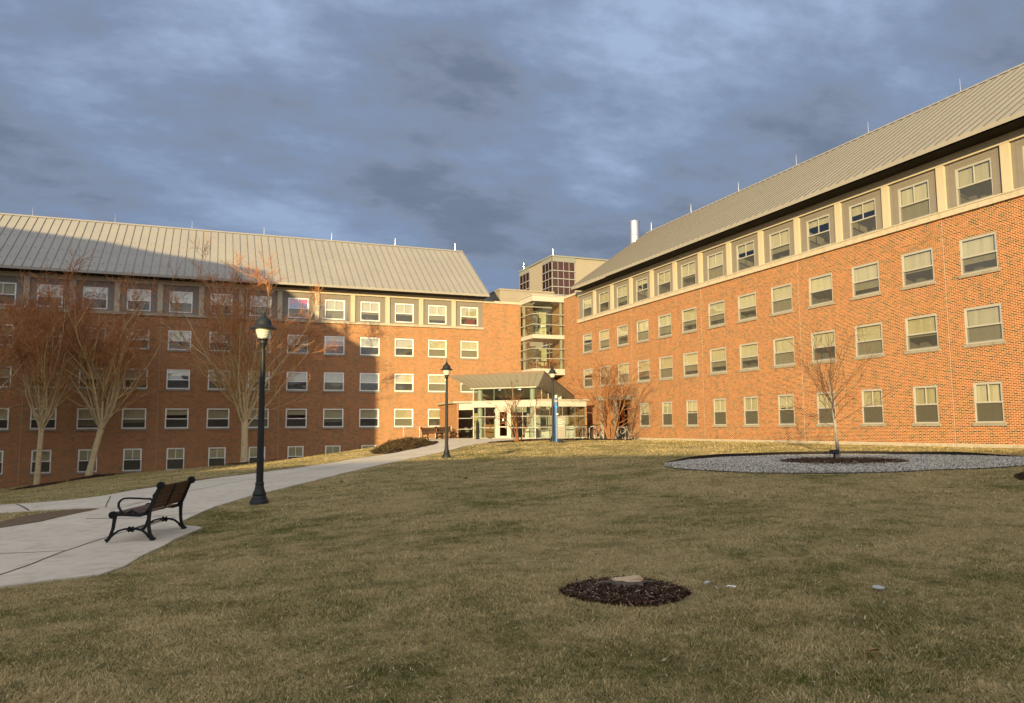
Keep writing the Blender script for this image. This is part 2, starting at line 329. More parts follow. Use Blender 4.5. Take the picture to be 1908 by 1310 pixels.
# ------------------------------------------------------------------ terrain
CP=np.array([(29.6,8,-.95),(29.6,21,-.95),(29.6,31,-.95),(29.6,41,-.95),(29.6,51,-.95),(36,8,-.95),(36,31,-.95),(36,51,-.95),(-30,64.35,-5.4),(-22,64.35,-4.8),(-13.6,64.35,-4.02),(-9.77,64.35,-3.66),(-5.94,64.35,-3.38),(.59,64.35,-2.8),(7.07,64.35,-2.44),(13.19,64.35,-1.68),(16.9,64.35,-1.12),(20,63,-.9),(24,62,-.87),(21.7,56.3,-.87),(24,54,-.87),(18,54,-.89),(27,51,-.9),(-22,72,-4.8),(0,72,-2.9),(20,72,-.9),(1.15,18.68,-1.68),(10.27,34.06,-1.36),(19.13,41.54,-.84),(-.8,14.3,-1.85),(-.3,15.9,-1.87),(0,0,-1.65),(5,3,-1.63),(-5,5,-1.8),(0,-25,-1.7),(25,-15,-1.3),(-25,-15,-2.6),(-10.32,58.58,-3.66),(-7.46,59.55,-3.15),(2.29,53.42,-2.29),(13.85,14.08,-1.16),(19.48,19.73,-1.13),(21.9,22.23,-1.11),(12.49,20.03,-1.15),(-5.51,26.22,-2.13),(4.04,6.89,-1.59),(-2.17,10.58,-1.81),(-9.82,27.96,-2.37),(-2.71,30.51,-2.13),(15.9,57.6,-.9),(17.4,57.2,-.88),(15.9,60,-.9)])
def tU(r2): return np.where(r2>0,r2*np.log(np.maximum(r2,1e-12)),0)
_n=len(CP); _K=tU(((CP[:,None,:2]-CP[None,:,:2])**2).sum(-1)/100)+.06*np.eye(_n); _P=np.c_[np.ones(_n),CP[:,:2]/10]
_A=np.zeros((_n+3,_n+3)); _A[:_n,:_n]=_K; _A[:_n,_n:]=_P; _A[_n:,:_n]=_P.T; _W=np.linalg.solve(_A,np.r_[CP[:,2],0,0,0])
def tz(x,y):
    x=np.asarray(x,float); y=np.asarray(y,float); sh=x.shape
    x=np.clip(x.ravel(),-45,45); y=np.clip(y.ravel(),-25,75); out=np.empty(len(x))
    for i in range(0,len(x),20000):
        a,b=x[i:i+20000],y[i:i+20000]
        d2=((a[:,None]-CP[None,:,0])**2+(b[:,None]-CP[None,:,1])**2)/100
        out[i:i+20000]=tU(d2)@_W[:_n]+_W[_n]+_W[_n+1]*a/10+_W[_n+2]*b/10
    out+=.012*np.sin(x*1.7+y*.6)*np.sin(y*1.3-x*.4)
    return out.reshape(sh)
def T(x,y): return float(tz(np.array([x]),np.array([y]))[0])
def inside(P,poly):
    x,y=P[:,0],P[:,1]; r=np.zeros(len(P),bool); n=len(poly)
    for i in range(n):
        x0,y0=poly[i]; x1,y1=poly[(i+1)%n]
        if y0==y1: continue
        r^=((y0>y)!=(y1>y))&(x<(x1-x0)*(y-y0)/(y1-y0)+x0)
    return r
gx=np.r_[-600,-350,-200,-120,-80,-60,-45,np.arange(-36,-8,1.0),np.arange(-8,32,.5),np.arange(32,46,2.0),60,90,140,220,350,600]
gy=np.r_[-600,-300,-150,-80,-50,-35,np.arange(-25,-4,1.5),np.arange(-4,66,.5),70,75,90,120,180,300,600]
X,Y=np.meshgrid(gx,gy); Z=tz(X,Y); nx=len(gx); ii=np.arange(len(gy)-1)[:,None]*nx+np.arange(nx-1)[None,:]
F=np.stack([ii,ii+1,ii+nx+1,ii+nx],-1).reshape(-1,4)
tag(link('ground',np_mesh('ground',np.stack([X,Y,Z],-1).reshape(-1,3),F,M['lawn'],True)),'sloping winter lawn of mixed green and tan turf',None,kind='structure')

def smooth_poly(poly,step=.6):
    n=len(poly); out=[]
    for i in range(n):
        p=[Vector(poly[(i+k)%n]) for k in (-1,0,1,2)]
        L=(p[2]-p[1]).length; m=max(1,int(L/step))
        for j in range(m):
            t=j/m
            # gentle catmull-rom with low tension
            q=.5*((2*p[1])+(p[2]-p[0])*t+(2*p[0]-5*p[1]+4*p[2]-p[3])*t*t+(3*p[1]-p[0]-3*p[2]+p[3])*t**3)
            out.append(((p[1]*(1-t)+p[2]*t)*.5+q*.5)[:])
    return out
def sheet(name,poly,mat,dz=.03,step=.6,edge=None,rough=0):
    poly=[tuple(p) for p in poly]
    if rough: poly=[(x+rnd.uniform(-rough,rough),y+rnd.uniform(-rough,rough)) for x,y in poly]
    P=np.array(poly); lo=P.min(0); hi=P.max(0)
    gx,gy=np.meshgrid(np.arange(lo[0],hi[0],step),np.arange(lo[1],hi[1],step)); G=np.c_[gx.ravel(),gy.ravel()]+.013
    G=G[inside(G,poly)]
    pts=[Vector(p) for p in poly]+[Vector(p) for p in G]; n=len(poly)
    vs,es,fs,*_=delaunay_2d_cdt(pts,[(i,(i+1)%n) for i in range(n)],[],1,1e-4)
    V=np.array([v[:] for v in vs]); z=tz(V[:,0],V[:,1])+(dz if not callable(dz) else dz(V))
    mb=MB(); mb.add(np.c_[V,z],[tuple(f) for f in fs])
    # skirt so that the edge has thickness
    z0=tz(P[:,0],P[:,1]); d=dz if not callable(dz) else .02
    mb.add([(x,y,zz+d) for (x,y),zz in zip(poly,z0)]+[(x,y,zz-.06) for (x,y),zz in zip(poly,z0)],[(i,(i+1)%n,n+(i+1)%n,n+i) for i in range(n)])
    return mb
# ------------------------------------------------------------------ buildings
def wpart(mb,name,mats,root,smooth=False,parent=None):    # mesh given in world coordinates, hung under a root Empty
    o=mb.build(name,mats,parent or root,smooth)
    if parent is None: o.location=-root.location
    return o
def facade(mb,fn,u0,u1,z0,z1,ops,dep=.12,m=0):
    us=sorted({u0,u1,*[o[0] for o in ops],*[o[1] for o in ops]}); zs=sorted({z0,z1,*[o[2] for o in ops],*[o[3] for o in ops]})
    us=[u for u in us if u0<=u<=u1]; zs=[z for z in zs if z0<=z<=z1]
    for a,b in zip(us,us[1:]):
        run=None
        for c,d in list(zip(zs,zs[1:]))+[(None,None)]:
            hole=True if c is None else any(o[0]-1e-4<=a and b<=o[1]+1e-4 and o[2]-1e-4<=c and d<=o[3]+1e-4 for o in ops)
            if not hole: run=(run[0] if run else c,d)
            elif run: mb.quad(fn(a,0,run[0]),fn(b,0,run[0]),fn(b,0,run[1]),fn(a,0,run[1]),m); run=None
    for a,b,c,d in ops:
        mb.quad(fn(a,0,c),fn(a,dep,c),fn(a,dep,d),fn(a,0,d),m); mb.quad(fn(b,0,c),fn(b,dep,c),fn(b,dep,d),fn(b,0,d),m)
        mb.quad(fn(a,0,d),fn(b,0,d),fn(b,dep,d),fn(a,dep,d),m); mb.quad(fn(a,0,c),fn(b,0,c),fn(b,dep,c),fn(a,dep,c),m)
_wc={}
def win_mesh(kind,w,h,bf,fmat):
    key=(kind,round(w,2),round(h,2),bf,fmat.name)
    if key in _wc: return _wc[key]
    f=MB(); mr=h*(.47 if kind!='C' else .5)
    fw=.065
    f.box(-w/2,-w/2+fw,.02,.13,0,h); f.box(w/2-fw,w/2,.02,.13,0,h); f.box(-w/2+fw,w/2-fw,.022,.13,h-fw,h); f.box(-w/2+fw,w/2-fw,.022,.13,0,.05)
    a,b=-w/2+fw,w/2-fw
    f.box(a,b,.015,.10,mr-.03,mr+.03)
    up=.035
    f.box(a,a+up,.03,.075,mr+.03,h-fw); f.box(b-up,b,.03,.075,mr+.03,h-fw); f.box(a+up,b-up,.03,.075,h-fw-up,h-fw)
    f.box(a,a+up,.07,.11,.05,mr-.03); f.box(b-up,b,.07,.11,.05,mr-.03); f.box(a+up,b-up,.07,.11,.05,.11)
    if kind in 'BC': f.box(-.018,.018,.032,.07,mr+.03,h-fw-up)
    g=MB(); g.quad((a+up,.055,mr+.03),(b-up,.055,mr+.03),(b-up,.055,h-fw-up),(a+up,.055,h-fw-up)); g.quad((a+up,.09,.11),(b-up,.09,.11),(b-up,.09,mr-.03),(a+up,.09,mr-.03))
    s=MB(); s.quad((a,.045,.05),(b,.045,.05),(b,.045,mr-.03),(a,.045,mr-.03))
    bl=None
    if bf>0:
        bl=MB(); zb=h-fw-(h-fw-.06)*bf; n=10; vs=[]
        for i in range(n+1):
            x=a+(b-a)*i/n; y=.145+.006*math.sin(i*1.9+w*7+bf*9)
            vs+=[(x,y,zb),(x,y+.004*math.sin(i*2.7),h-fw)]
        bl.add(vs,[(2*i,2*i+2,2*i+3,2*i+1) for i in range(n)]); bl.box(a,b,.138,.152,zb-.025,zb)
        bl=bl.mesh('blind',M['blind'])
    r=MB(); x0,x1,y0,y1,z0,z1=-w/2-.25,w/2+.25,.17,1.9,-.2,h+.2
    v=[(x0,y0,z0),(x1,y0,z0),(x1,y1,z0),(x0,y1,z0),(x0,y0,z1),(x1,y0,z1),(x1,y1,z1),(x0,y1,z1)]
    r.add(v,[(0,1,2,3),(4,5,6,7),(1,2,6,5),(2,3,7,6),(3,0,4,7)])
    # desk and clutter by the window
    r.box(-w/2,w/2-.5,.5,1.0,-.2,.05); q=random.Random(int(bf*100)+len(_wc))
    for k in range(3):
        x=q.uniform(-w/2+.1,w/2-.75); r.box(x,x+q.uniform(.1,.35),.55,.75,.05,.05+q.uniform(.1,.4))
    si=MB(); si.box(-w/2-.08,w/2+.08,-.06,.11,-.14,-.001)
    res=dict(window=f.mesh('window',fmat),pane=g.mesh('pane',M['glass']),screen=s.mesh('screen',M['screen2'] if kind=='C' else M['screen']),blind=bl,room=r.mesh('room',M['room']),sill=None if kind=='B' else si.mesh('sill',M['ledge']))
    _wc[key]=res; return res
def place_window(root,wm,loc,rz):
    o=link('window',wm['window'],root); o.location=Vector(loc)-root.location; o.rotation_euler=(0,0,rz)
    for k in ('pane','screen','blind','sill','room'):
        if wm[k]: link(k,wm[k],o)
    return o
def gable_roof(mb,fn,u0,u1,c0,c1,c2,ze,zr,th,pitch,guards=True):
    prof=[(c0,ze+th),(c1,zr+th),(c2,ze+th),(c2,ze),(c1,zr-.03),(c0,ze)]
    v=[fn(u0,c,z) for c,z in prof]+[fn(u1,c,z) for c,z in prof]
    mb.add(v,[(5,4,3,2,1,0),(6,7,8,9,10,11)]+[(i,(i+1)%6,6+(i+1)%6,6+i) for i in range(6)])
    L=math.hypot(c1-c0,zr-ze); dc,dz=(c1-c0)/L,(zr-ze)/L
    n=int(round((u1-u0)/pitch))
    def P(u,l,h): return Vector(fn(u,c0+dc*l-dz*h,ze+th+dz*l+dc*h))
    for i in range(n+1):
        u=u0+.03+(u1-u0-.06)*i/n
        a,b=.024,.055
        vs=[P(u-a,-.02,0),P(u+a,-.02,0),P(u+a,-.02,b),P(u-a,-.02,b),P(u-a,L,0),P(u+a,L,0),P(u+a,L,b),P(u-a,L,b)]
        mb.add(vs,[(0,1,2,3),(2,6,7,3)]); mb.add(vs,[(1,5,6,2),(3,7,4,0)],1)  # dark second material on the sides stands for the seam shadows
        if guards and i<n:
            for l in (1.3,3.4,5.4):
                uu=u+pitch/2; vs=[P(uu-.035,l,0),P(uu+.035,l,0),P(uu+.035,l,.045),P(uu-.035,l,.045),P(uu-.02,l+.05,0),P(uu+.02,l+.05,0),P(uu+.02,l+.05,.03),P(uu-.02,l+.05,.03)]
                mb.add(vs,[(0,1,2,3),(3,2,6,7),(0,3,7,4),(1,5,6,2)],0)
    # ridge cap
    mb.add([fn(u0,c1-.16,zr+th-.06),fn(u0,c1,zr+th+.09),fn(u0,c1+.16,zr+th-.06),fn(u1,c1-.16,zr+th-.06),fn(u1,c1,zr+th+.09),fn(u1,c1+.16,zr+th-.06)],[(0,3,4,1),(1,4,5,2)])

def wing(root,fn,rz,cols,u0,u1,ub,zbase,rows,topz,ledge,zcop,win,pil,fmat,seed,loc_of,c_eave,c_ridge,roofu,ze,zr,pitch,back,extra_ops=()):
    q=random.Random(seed)
    w_=1.66; h_=1.53
    bricks=[]; tops=[]; wins=[]
    for kind,zt,ks in rows:
        ww=w_ if kind!='C' else 1.26; hh=h_ if kind!='C' else 1.66
        if kind=='B': hh=1.66
        for k in ks:
            u=cols(k); o=(u-ww/2,u+ww/2,zt-hh,zt)
            (tops if kind=='B' else bricks).append(o); wins.append((kind,u,zt,ww,hh))
    m=MB()
    facade(m,fn,u0,ub,zbase,ledge[0]+.02,bricks+list(extra_ops))
    m.quad(fn(ub,0,zbase),fn(u1,0,zbase),fn(u1,0,zcop),fn(ub,0,zcop)) if not any(o[0]<u1 and o[1]>ub for o in bricks+list(extra_ops)) else facade(m,fn,ub,u1,zbase,zcop,[o for o in bricks+list(extra_ops) if o[1]>ub])
    m.quad(fn(ub,0,ledge[0]),fn(ub,.2,ledge[0]),fn(ub,.2,zcop),fn(ub,0,zcop))
    # back and end walls
    for uu in (u0,roofu[1]-.6): m.add([fn(uu,.0 if uu==u0 else .4,zbase if uu==u0 else 9),fn(uu,back,zbase if uu==u0 else 9),fn(uu,back,ze),fn(uu,back/2,zr-.1),fn(uu,.0 if uu==u0 else .4,ze)],[(0,1,2,3,4)])
    m.quad(fn(u0,back,zbase),fn(u1,back,zbase),fn(u1,back,ze),fn(u0,back,ze))
    # corbel courses over the window heads
    for zt in {r[1] for r in rows if r[0]!='B'}:
        if zt<7: continue
        m2=[fn(u0,-.018,zt+.34),fn(u1,-.018,zt+.34),fn(u1,-.018,zt+.40),fn(u0,-.018,zt+.40)]
        m.quad(*m2); m.quad(fn(u0,0,zt+.34),fn(u1,0,zt+.34),fn(u1,-.018,zt+.34),fn(u0,-.018,zt+.34)); m.quad(fn(u0,0,zt+.40),fn(u1,0,zt+.40),fn(u1,-.018,zt+.40),fn(u0,-.018,zt+.40))
    wpart(m,'wall',M['brick'],root)
    m=MB(); facade(m,lambda u,n,z:fn(u,n+.03,z),u0,ub,ledge[1]-.02,ze-.05,tops,.1)
    for kind,u,zt,ww,hh in wins:                                # raised panel joints round each top window
        if kind=='B':
            for uu in (u-1.08,u+1.08): m.add([fn(uu-.008,.02,ledge[1]),fn(uu+.008,.02,ledge[1]),fn(uu+.008,.02,ze-.3),fn(uu-.008,.02,ze-.3)],[(0,1,2,3)])
            m.add([fn(u-1.08,.02,zt+.12),fn(u+1.08,.02,zt+.12),fn(u+1.08,.02,zt+.136),fn(u-1.08,.02,zt+.136)],[(0,1,2,3)])
    wpart(m,'panel_band',M['panel'],root)
    def bx(mb,a,b,n0,n1,z0,z1,mm=0):
        p=[fn(a,n0,z0),fn(b,n0,z0),fn(b,n1,z0),fn(a,n1,z0),fn(a,n0,z1),fn(b,n0,z1),fn(b,n1,z1),fn(a,n1,z1)]
        mb.add(p,[(0,3,2,1),(4,5,6,7),(0,1,5,4),(1,2,6,5),(2,3,7,6),(3,0,4,7)],mm)
    m=MB(); bx(m,u0,ub+.05,-.13,.05,ledge[0],ledge[1]); bx(m,u0,ub+.05,-.16,.05,ledge[1]-.05,ledge[1]+.003); wpart(m,'ledge',M['sand'],root)
    m=MB(); bx(m,u0,ub,-.10,.04,ze-.37,ze-.07); bx(m,u0,ub,-.14,.04,ze-.10,ze-.03); wpart(m,'frieze',M['pil'],root)
    for k in pil:
        m=MB(); u=cols(k+.5); bx(m,u-.19,u+.19,-.085,.04,ledge[1]+.004,ze-.372); wpart(m,'pilaster',M['pil'],root)
    m=MB(); bx(m,ub+.05,u1,-.08,.4,zcop,zcop+.22); wpart(m,'coping',M['sand'],root)
    # expansion joints
    for k in pil[1::3]:
        m=MB(); u=cols(k+.5)+.12; bx(m,u-.012,u+.012,-.004,.02,zbase,ledge[0]-.01); wpart(m,'expansion_joint',M['base'],root)
    m=MB(); gable_roof(m,loc_of,*roofu,c_eave,c_ridge,2*c_ridge-c_eave,ze,zr,.2,pitch); rf=wpart(m,'roof',[M['roof'],M['seam']],root)
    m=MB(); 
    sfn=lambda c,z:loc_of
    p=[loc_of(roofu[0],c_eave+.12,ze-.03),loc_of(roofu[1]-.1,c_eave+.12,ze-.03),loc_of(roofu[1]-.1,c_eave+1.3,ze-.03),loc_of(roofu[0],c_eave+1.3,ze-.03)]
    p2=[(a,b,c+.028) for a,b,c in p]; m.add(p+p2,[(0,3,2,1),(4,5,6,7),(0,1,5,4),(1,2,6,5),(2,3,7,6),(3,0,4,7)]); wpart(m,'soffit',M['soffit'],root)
    n=int((roofu[1]-roofu[0])/6.0)
    for i in range(n+1):
        u=roofu[1]-.8-6.0*i
        if u<roofu[0]: break
        p=Vector(loc_of(u,c_ridge,zr+.25)); m=MB(); m.tube([p,p+Vector((0,0,.35)),p+Vector((0,0,.72))],[.018,.014,.009],6); rod=wpart(m,'lightning_rod',M['steel'],root,parent=rf)
    bfs=[1,1,.72,.8,.55,.47,1,.65,.88,.5,.3,.93,.6,.76,.22,1]
    for i,(kind,u,zt,ww,hh) in enumerate(wins):
        bf=win.get((kind,round(zt,1),i)) or (q.choice(bfs) if kind!='C' else q.choice([1,1,1,.42,1]))
        place_window(root,win_mesh(kind,ww,hh,bf,fmat),fn(u,.0 if kind!='B' else .03,zt-hh),rz)

fnL=lambda u,n,z:(u,64.35+n,z)
fnR=lambda u,n,z:(29.6+n,u,z)
LW=thing('brick_dormitory','long brick dormitory wing with grey metal roof behind the bare trees, half in shadow','building',(-2,64.35,-3))
cL=lambda k:-11.15+2.97*k
wing(LW,fnL,0,cL,-19.2,26.5,22.8,-7,[('B',10.80,range(-2,12)),('A',7.73,range(-2,12)),('A',4.69,range(-2,12)),('A',1.67,range(-2,11)),('C',-1.36,range(-2,9))],11.3,(8.80,8.98),11.25,{},list(range(-3,12))[1:-1],M['frame'],5,
     lambda u,c,z:(u,c,z),63.15,70.87,(-20,23.0),11.63,17.22,.6,13)
RW=thing('brick_dormitory','sunlit four storey brick dormitory wing with metal roof along the right side of the lawn','building',(29.6,40,-1))
cR=lambda k:21.8+2.945*k
wing(RW,fnR,-math.pi/2,cR,8.2,64.2,58.7,-1.6,[('B',10.95,range(-4,13)),('A',7.83,range(-4,13)),('A',4.87,range(-4,13)),('C',1.72,range(-4,10))],11.3,(8.95,9.25),11.5,{},list(range(-4,12)),M['frame_g'],9,
     lambda u,c,z:(c,u,z),28.4,36.01,(7.6,57.67),11.63,17.02,.55,13,extra_ops=[(50.75,52.25,-.92,1.75)])
# right wing extras: foundation strip, side door, flue
m=MB(); m.box(29.55,29.62,8.2,50.4,-1.6,-.82); m.box(29.55,29.62,52.6,57.6,-1.6,-.82); wpart(m,'foundation',M['base'],RW)
m=MB(); m.box(28.1,29.59,50.1,52.9,2.02,2.28); m.box(28.05,29.59,50.05,52.95,2.285,2.34); m.box(28.25,28.45,50.25,50.45,-.95,2.02); m.box(28.25,28.45,52.55,52.75,-.95,2.02); wpart(m,'door_canopy',M['ledge'],RW)
m=MB(); m.box(29.66,29.72,50.75,52.25,-.92,1.75); dr=wpart(m,'side_door',M['black'],RW)
m=MB(); m.box(29.655,29.66,50.95,52.05,-.3,1.4); wpart(m,'door_glass',M['glasst'],RW,parent=dr)
m=MB(); m.lathe([(.535,10),(.535,19.9),(.56,19.92),(.56,20.06),(.52,20.1),(.52,21.28),(.56,21.3),(.56,21.42),(.50,21.43),(.50,21.0)],(41.0,68.0,0),28); wpart(m,'flue',M['steel'],RW,True)
m=MB(); m.box(29.9,44,57.3,77,10.6,11.15); m.box(22.6,29.9,64.6,77,10.58,11.13); wpart(m,'flat_roof',M['ledge'],RW)
m=MB(); m.box(26.99,33,71.06,76,11.13,13.85); m.box(26.93,33.06,71.0,76.06,13.85,14.0); wpart(m,'penthouse',M['metalpanel'],LW)
# flags and cloths in the left wing windows
def flag(name,label,cat,pts,mats,idx=None):
    m=MB(); 
    for p,k in pts: m.quad(*p,k)
    o=m.build(name,mats); return tag(o,label,cat)
u=cL(6)
def fq(x0,x1,z0,z1,y): 
    return [(x0,y,z0),(x1,y+.01,z0),(x1,y,z1),(x0,y+.01,z1)]
PK=plain('pink_cloth',(.62,.05,.24),.8); PU=plain('purple_cloth',(.25,.07,.30),.8); BLc=plain('blue_cloth',(.03,.08,.36),.8)
flag('striped_flag','pink, purple and blue striped flag hung in a top floor window','flag',[(fq(u-.7,u+.7,10.35,10.72,64.51),0),(fq(u-.7,u+.7,10.18,10.35,64.51),1),(fq(u-.7,u+.7,9.93,10.18,64.51),2)],[PK,PU,BLc])
u=cL(11)
m=MB(); m.add([(u-.55,64.5,9.93),(u+.1,64.51,9.65),(u+.55,64.5,9.72),(u+.5,64.51,9.22),(u-.5,64.5,9.2),(u-.2,64.52,9.5)],[(0,5,1),(5,4,3,2,1)]); tag(m.build('red_flag',M['red']),'crumpled red flag in the rightmost top floor window of the left wing','flag')
u=cL(10)
m=MB(); m.add([(u-.6,64.52,6.25),(u-.25,64.53,6.25),(u-.22,64.52,6.85),(u-.42,64.53,6.92),(u-.6,64.52,6.6)],[(0,1,2,3,4)]); tag(m.build('red_towel',M['red']),'red cloth draped inside a second from top window of the left wing','towel')

# ------------------------------------------------------------------ glazed corner bay (part of the left wing)
m=MB(); m.box(26.46,29.58,61.51,64.33,11.21,11.72); m.box(26.4,29.58,61.45,64.33,11.715,11.80); bay=wpart(m,'corner_bay',M['white'],LW)
for z0,z1 in ((4.64,5.18),(7.87,8.22)):
    m=MB(); m.box(26.5,29.58,61.55,64.33,z0,z1); wpart(m,'spandrel',M['white'],LW,parent=bay)
for z in (10.04,9.11,6.95,6.08):
    m=MB(); m.prism([(26.40,64.3),(26.40,61.42),(29.57,61.42),(29.57,61.49),(26.47,61.49),(26.47,64.3)],z-.04,z+.04); wpart(m,'glazing_rail',M['alu'],LW,parent=bay)
for z0,z1 in ((5.19,7.86),(8.23,11.2)):
    m=MB(); m.quad((26.56,61.6,z0),(26.56,64.3,z0),(26.56,64.3,z1),(26.56,61.6,z1)); m.quad((26.56,61.6,z0),(29.55,61.6,z0),(29.55,61.6,z1),(26.56,61.6,z1)); wpart(m,'pane',M['glassb'],LW,parent=bay)
    for c in ((26.72,64.1),(29.35,61.8)):
        m=MB(); m.box(c[0]-.09,c[0]+.09,c[1]-.09,c[1]+.09,z0,z1); wpart(m,'column',M['cream'],LW,parent=bay)
    m=MB(); m.box(28.25,29.0,64.2,64.31,z0,z1-.5); wpart(m,'tan_door',plain('bay_yellow_door',(.46,.41,.22),.6),LW,parent=bay)
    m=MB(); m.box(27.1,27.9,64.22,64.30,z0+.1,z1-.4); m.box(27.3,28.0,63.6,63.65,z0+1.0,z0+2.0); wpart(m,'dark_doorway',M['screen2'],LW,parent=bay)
def chair(name,label,loc,rz,mat,group):
    t=thing(name,label,'chair',loc,rz,group)
    m=MB(); m.box(-.22,.22,-.22,.22,.43,.48); m.build('seat',mat,t)
    m=MB(); m.box(-.22,.22,.19,.23,.72,.98); m.box(-.22,-.18,.19,.23,.48,.72); m.box(.18,.22,.19,.23,.48,.72); m.build('backrest',mat,t)
    for x in (-.2,.2):
        for y in (-.2,.2): m=MB(); m.box(x-.02,x+.02,y-.02,y+.02,0,.43); m.build('leg',mat,t)
    return t
c_=chair('chair','cream chair standing in the upper glazed corner bay',(27.9,62.4,8.225),R_(150),M['chairw'],None)
c_=chair('chair','red brown chair left of the table in the lower glazed corner bay',(27.2,62.6,5.185),R_(80),M['orangewood'],None)
c_=chair('chair','red brown chair right of the table in the lower glazed corner bay',(28.5,62.5,5.185),R_(-60),M['orangewood'],None)
t=thing('table','small red brown table between two chairs in the lower glazed corner bay','table',(27.85,62.6,5.185))
m=MB(); m.box(-.4,.4,-.4,.4,.70,.74); m.build('tabletop',M['orangewood'],t)
for x in (-.35,.35):
    for y in (-.35,.35): m=MB(); m.box(x-.03,x+.03,y-.03,y+.03,0,.7); m.build('leg',M['orangewood'],t)

# ------------------------------------------------------------------ entrance pavilion
EP=thing('entrance_pavilion','glass entrance pavilion with upswept metal canopy where the two brick wings meet','entrance',(21.71,56.27,-.87))
E1=Vector((.70711,-.70711,0)); E2=Vector((.70711,.70711,0)); EQ=Vector((21.71,56.27,0))
def Dg(s,t,z=0): return EQ+E1*s+E2*t+Vector((0,0,z))
def dbox(mb,s0,s1,t0,t1,z0,z1,m=0): mb.obox(Dg((s0+s1)/2,(t0+t1)/2,(z0+z1)/2),E1*(s1-s0)/2,E2*(t1-t0)/2,Vector((0,0,(z1-z0)/2)),m)
ZF=-.87
m=MB()
outer=[(-4.1,-1.5,4.03),(3.95,-1.5,4.10),(3.6,6.6,2.50),(-3.9,6.6,2.50)]
inner=[(-2.95,.05,3.19),(2.85,.05,3.19),(2.8,6.3,2.30),(-2.9,6.3,2.30)]
vo=[Dg(*p) for p in outer]; vt=[v+Vector((0,0,.16)) for v in vo]; vi=[Dg(*p) for p in inner]
m.add(vo+vt+vi,[(4,5,6,7)],0)
m.add(vo+vi,[(0,1,5,4),(1,2,6,5),(2,3,7,6),(3,0,4,7),(4,5,6,7)],0)
cn=wpart(m,'canopy',M['canopy'],EP)
m=MB()
for i in range(4): m.quad(vo[i]-Vector((0,0,.004)),vo[(i+1)%4]-Vector((0,0,.004)),vt[(i+1)%4],vt[i])
wpart(m,'fascia',M['canopyd'],EP,parent=cn)
m=MB()   # soffit seams
for i in range(1,14):
    f=i/14; a=vo[0].lerp(vo[1],f); b=vi[0].lerp(vi[1],f); d=Vector((0,0,-.012)); m.obox((a+b)/2+d,E1*.008,(b-a)/2,Vector((0,0,.006)))
wpart(m,'soffit_seams',M['canopyd'],EP,parent=cn)
m=MB()
def pr(pts,z0,z1): m.prism([tuple(p)[:2] for p in pts],z0,z1)
pr([Dg(-4.3,.05),Dg(-2.85,.05),Dg(-2.85,5.0),Vector((20.2,64.3,0)),Vector((18.5,64.3,0)),Vector((18.5,59.5,0))],2.0,2.16)
wpart(m,'flat_roof',M['fascia'],EP); m=MB()
pr([Dg(2.75,.05),Vector((28.15,54.12,0)),Vector((28.15,57.5,0)),Vector((29.55,57.5,0)),Vector((29.55,61.4,0)),Dg(2.75,5.0)],2.06,2.2)
wpart(m,'flat_roof',M['fascia'],EP)
for f_ in (lambda m:dbox(m,-2.82,2.72,-.14,.0,1.62,2.06),lambda m:m.box(23.62,27.95,54.28,54.40,1.62,2.055),lambda m:dbox(m,-4.1,-2.83,.12,.25,1.45,1.96)):
    m=MB(); f_(m); wpart(m,'white_band',M['white'],EP)
m=MB(); dbox(m,-2.9,2.78,-.2,.04,2.07,2.14); dbox(m,-2.9,2.8,-.2,.06,3.08,3.17); dbox(m,-2.74,-2.66,-.05,.03,ZF,3.08); dbox(m,2.56,2.66,-.05,.03,ZF,1.6); dbox(m,-2.8,2.72,-.16,.0,ZF,ZF+.08); m.box(23.7,27.95,54.28,54.42,ZF,ZF+.08); wpart(m,'trim',M['cream'],EP)
def gq(name,pts):
    m=MB(); m.quad(*pts); wpart(m,name,M['glassb'],EP)
def dq(s0,t0,s1,t1,z0,z1): return [Dg(s0,t0,z0),Dg(s1,t1,z0),Dg(s1,t1,z1),Dg(s0,t0,z1)]
gq('clerestory_pane',dq(-2.66,.0,2.62,.0,2.14,3.08)); gq('clerestory_pane',dq(2.62,.0,2.62,4.6,2.2,3.0)); gq('clerestory_pane',dq(-2.70,.0,-2.70,4.6,2.2,3.0))
gq('lobby_pane',dq(-2.66,.0,-.76,.0,ZF+.08,1.62)); gq('lobby_pane',dq(.58,.0,2.56,.0,ZF+.08,1.62)); gq('lobby_pane',[(23.66,54.42,ZF+.08),(27.9,54.42,ZF+.08),(27.9,54.42,1.62),(23.66,54.42,1.62)]); gq('lobby_pane',dq(-4.05,.2,-2.76,.2,ZF+.02,1.45))
def one(name,mat,f,*a):
    m=MB(); f(m,*a); wpart(m,name,mat,EP)
for z in (.87,.0):
    for a in ((-2.85,-.78,-.13,-.02,z-.035,z+.035),(.6,2.95,-.13,-.02,z-.035,z+.035),(-4.1,-2.86,.06,.16,z-.13,z-.07)): one('transom',M['alu'],dbox,*a)
    one('transom',M['alu'],lambda m:m.box(23.75,27.9,54.30,54.38,z-.035,z+.035))
for s in (-1.7,1.55,): one('mullion',M['alu'],dbox,s-.03,s+.03,-.0,.08,ZF,1.62)
for s in (-.9,.7): one('mullion',M['alu'],dbox,s-.03,s+.03,.01,.07,2.14,3.08)
for x in (24.8,25.9,27.0,27.88): one('mullion',M['alu'],lambda m:m.box(x-.03,x+.03,54.42,54.48,ZF,1.62))
for t_ in (1.4,2.9): one('mullion',M['alu'],dbox,2.60,2.66,t_-.03,t_+.03,2.2,3.05)
for s in (-2.28,2.26):
    m=MB(); c=Dg(s,.36); m.lathe([(.21,ZF),(.21,3.15)],(c.x,c.y,0),20); wpart(m,'column',M['cream'],EP,True)
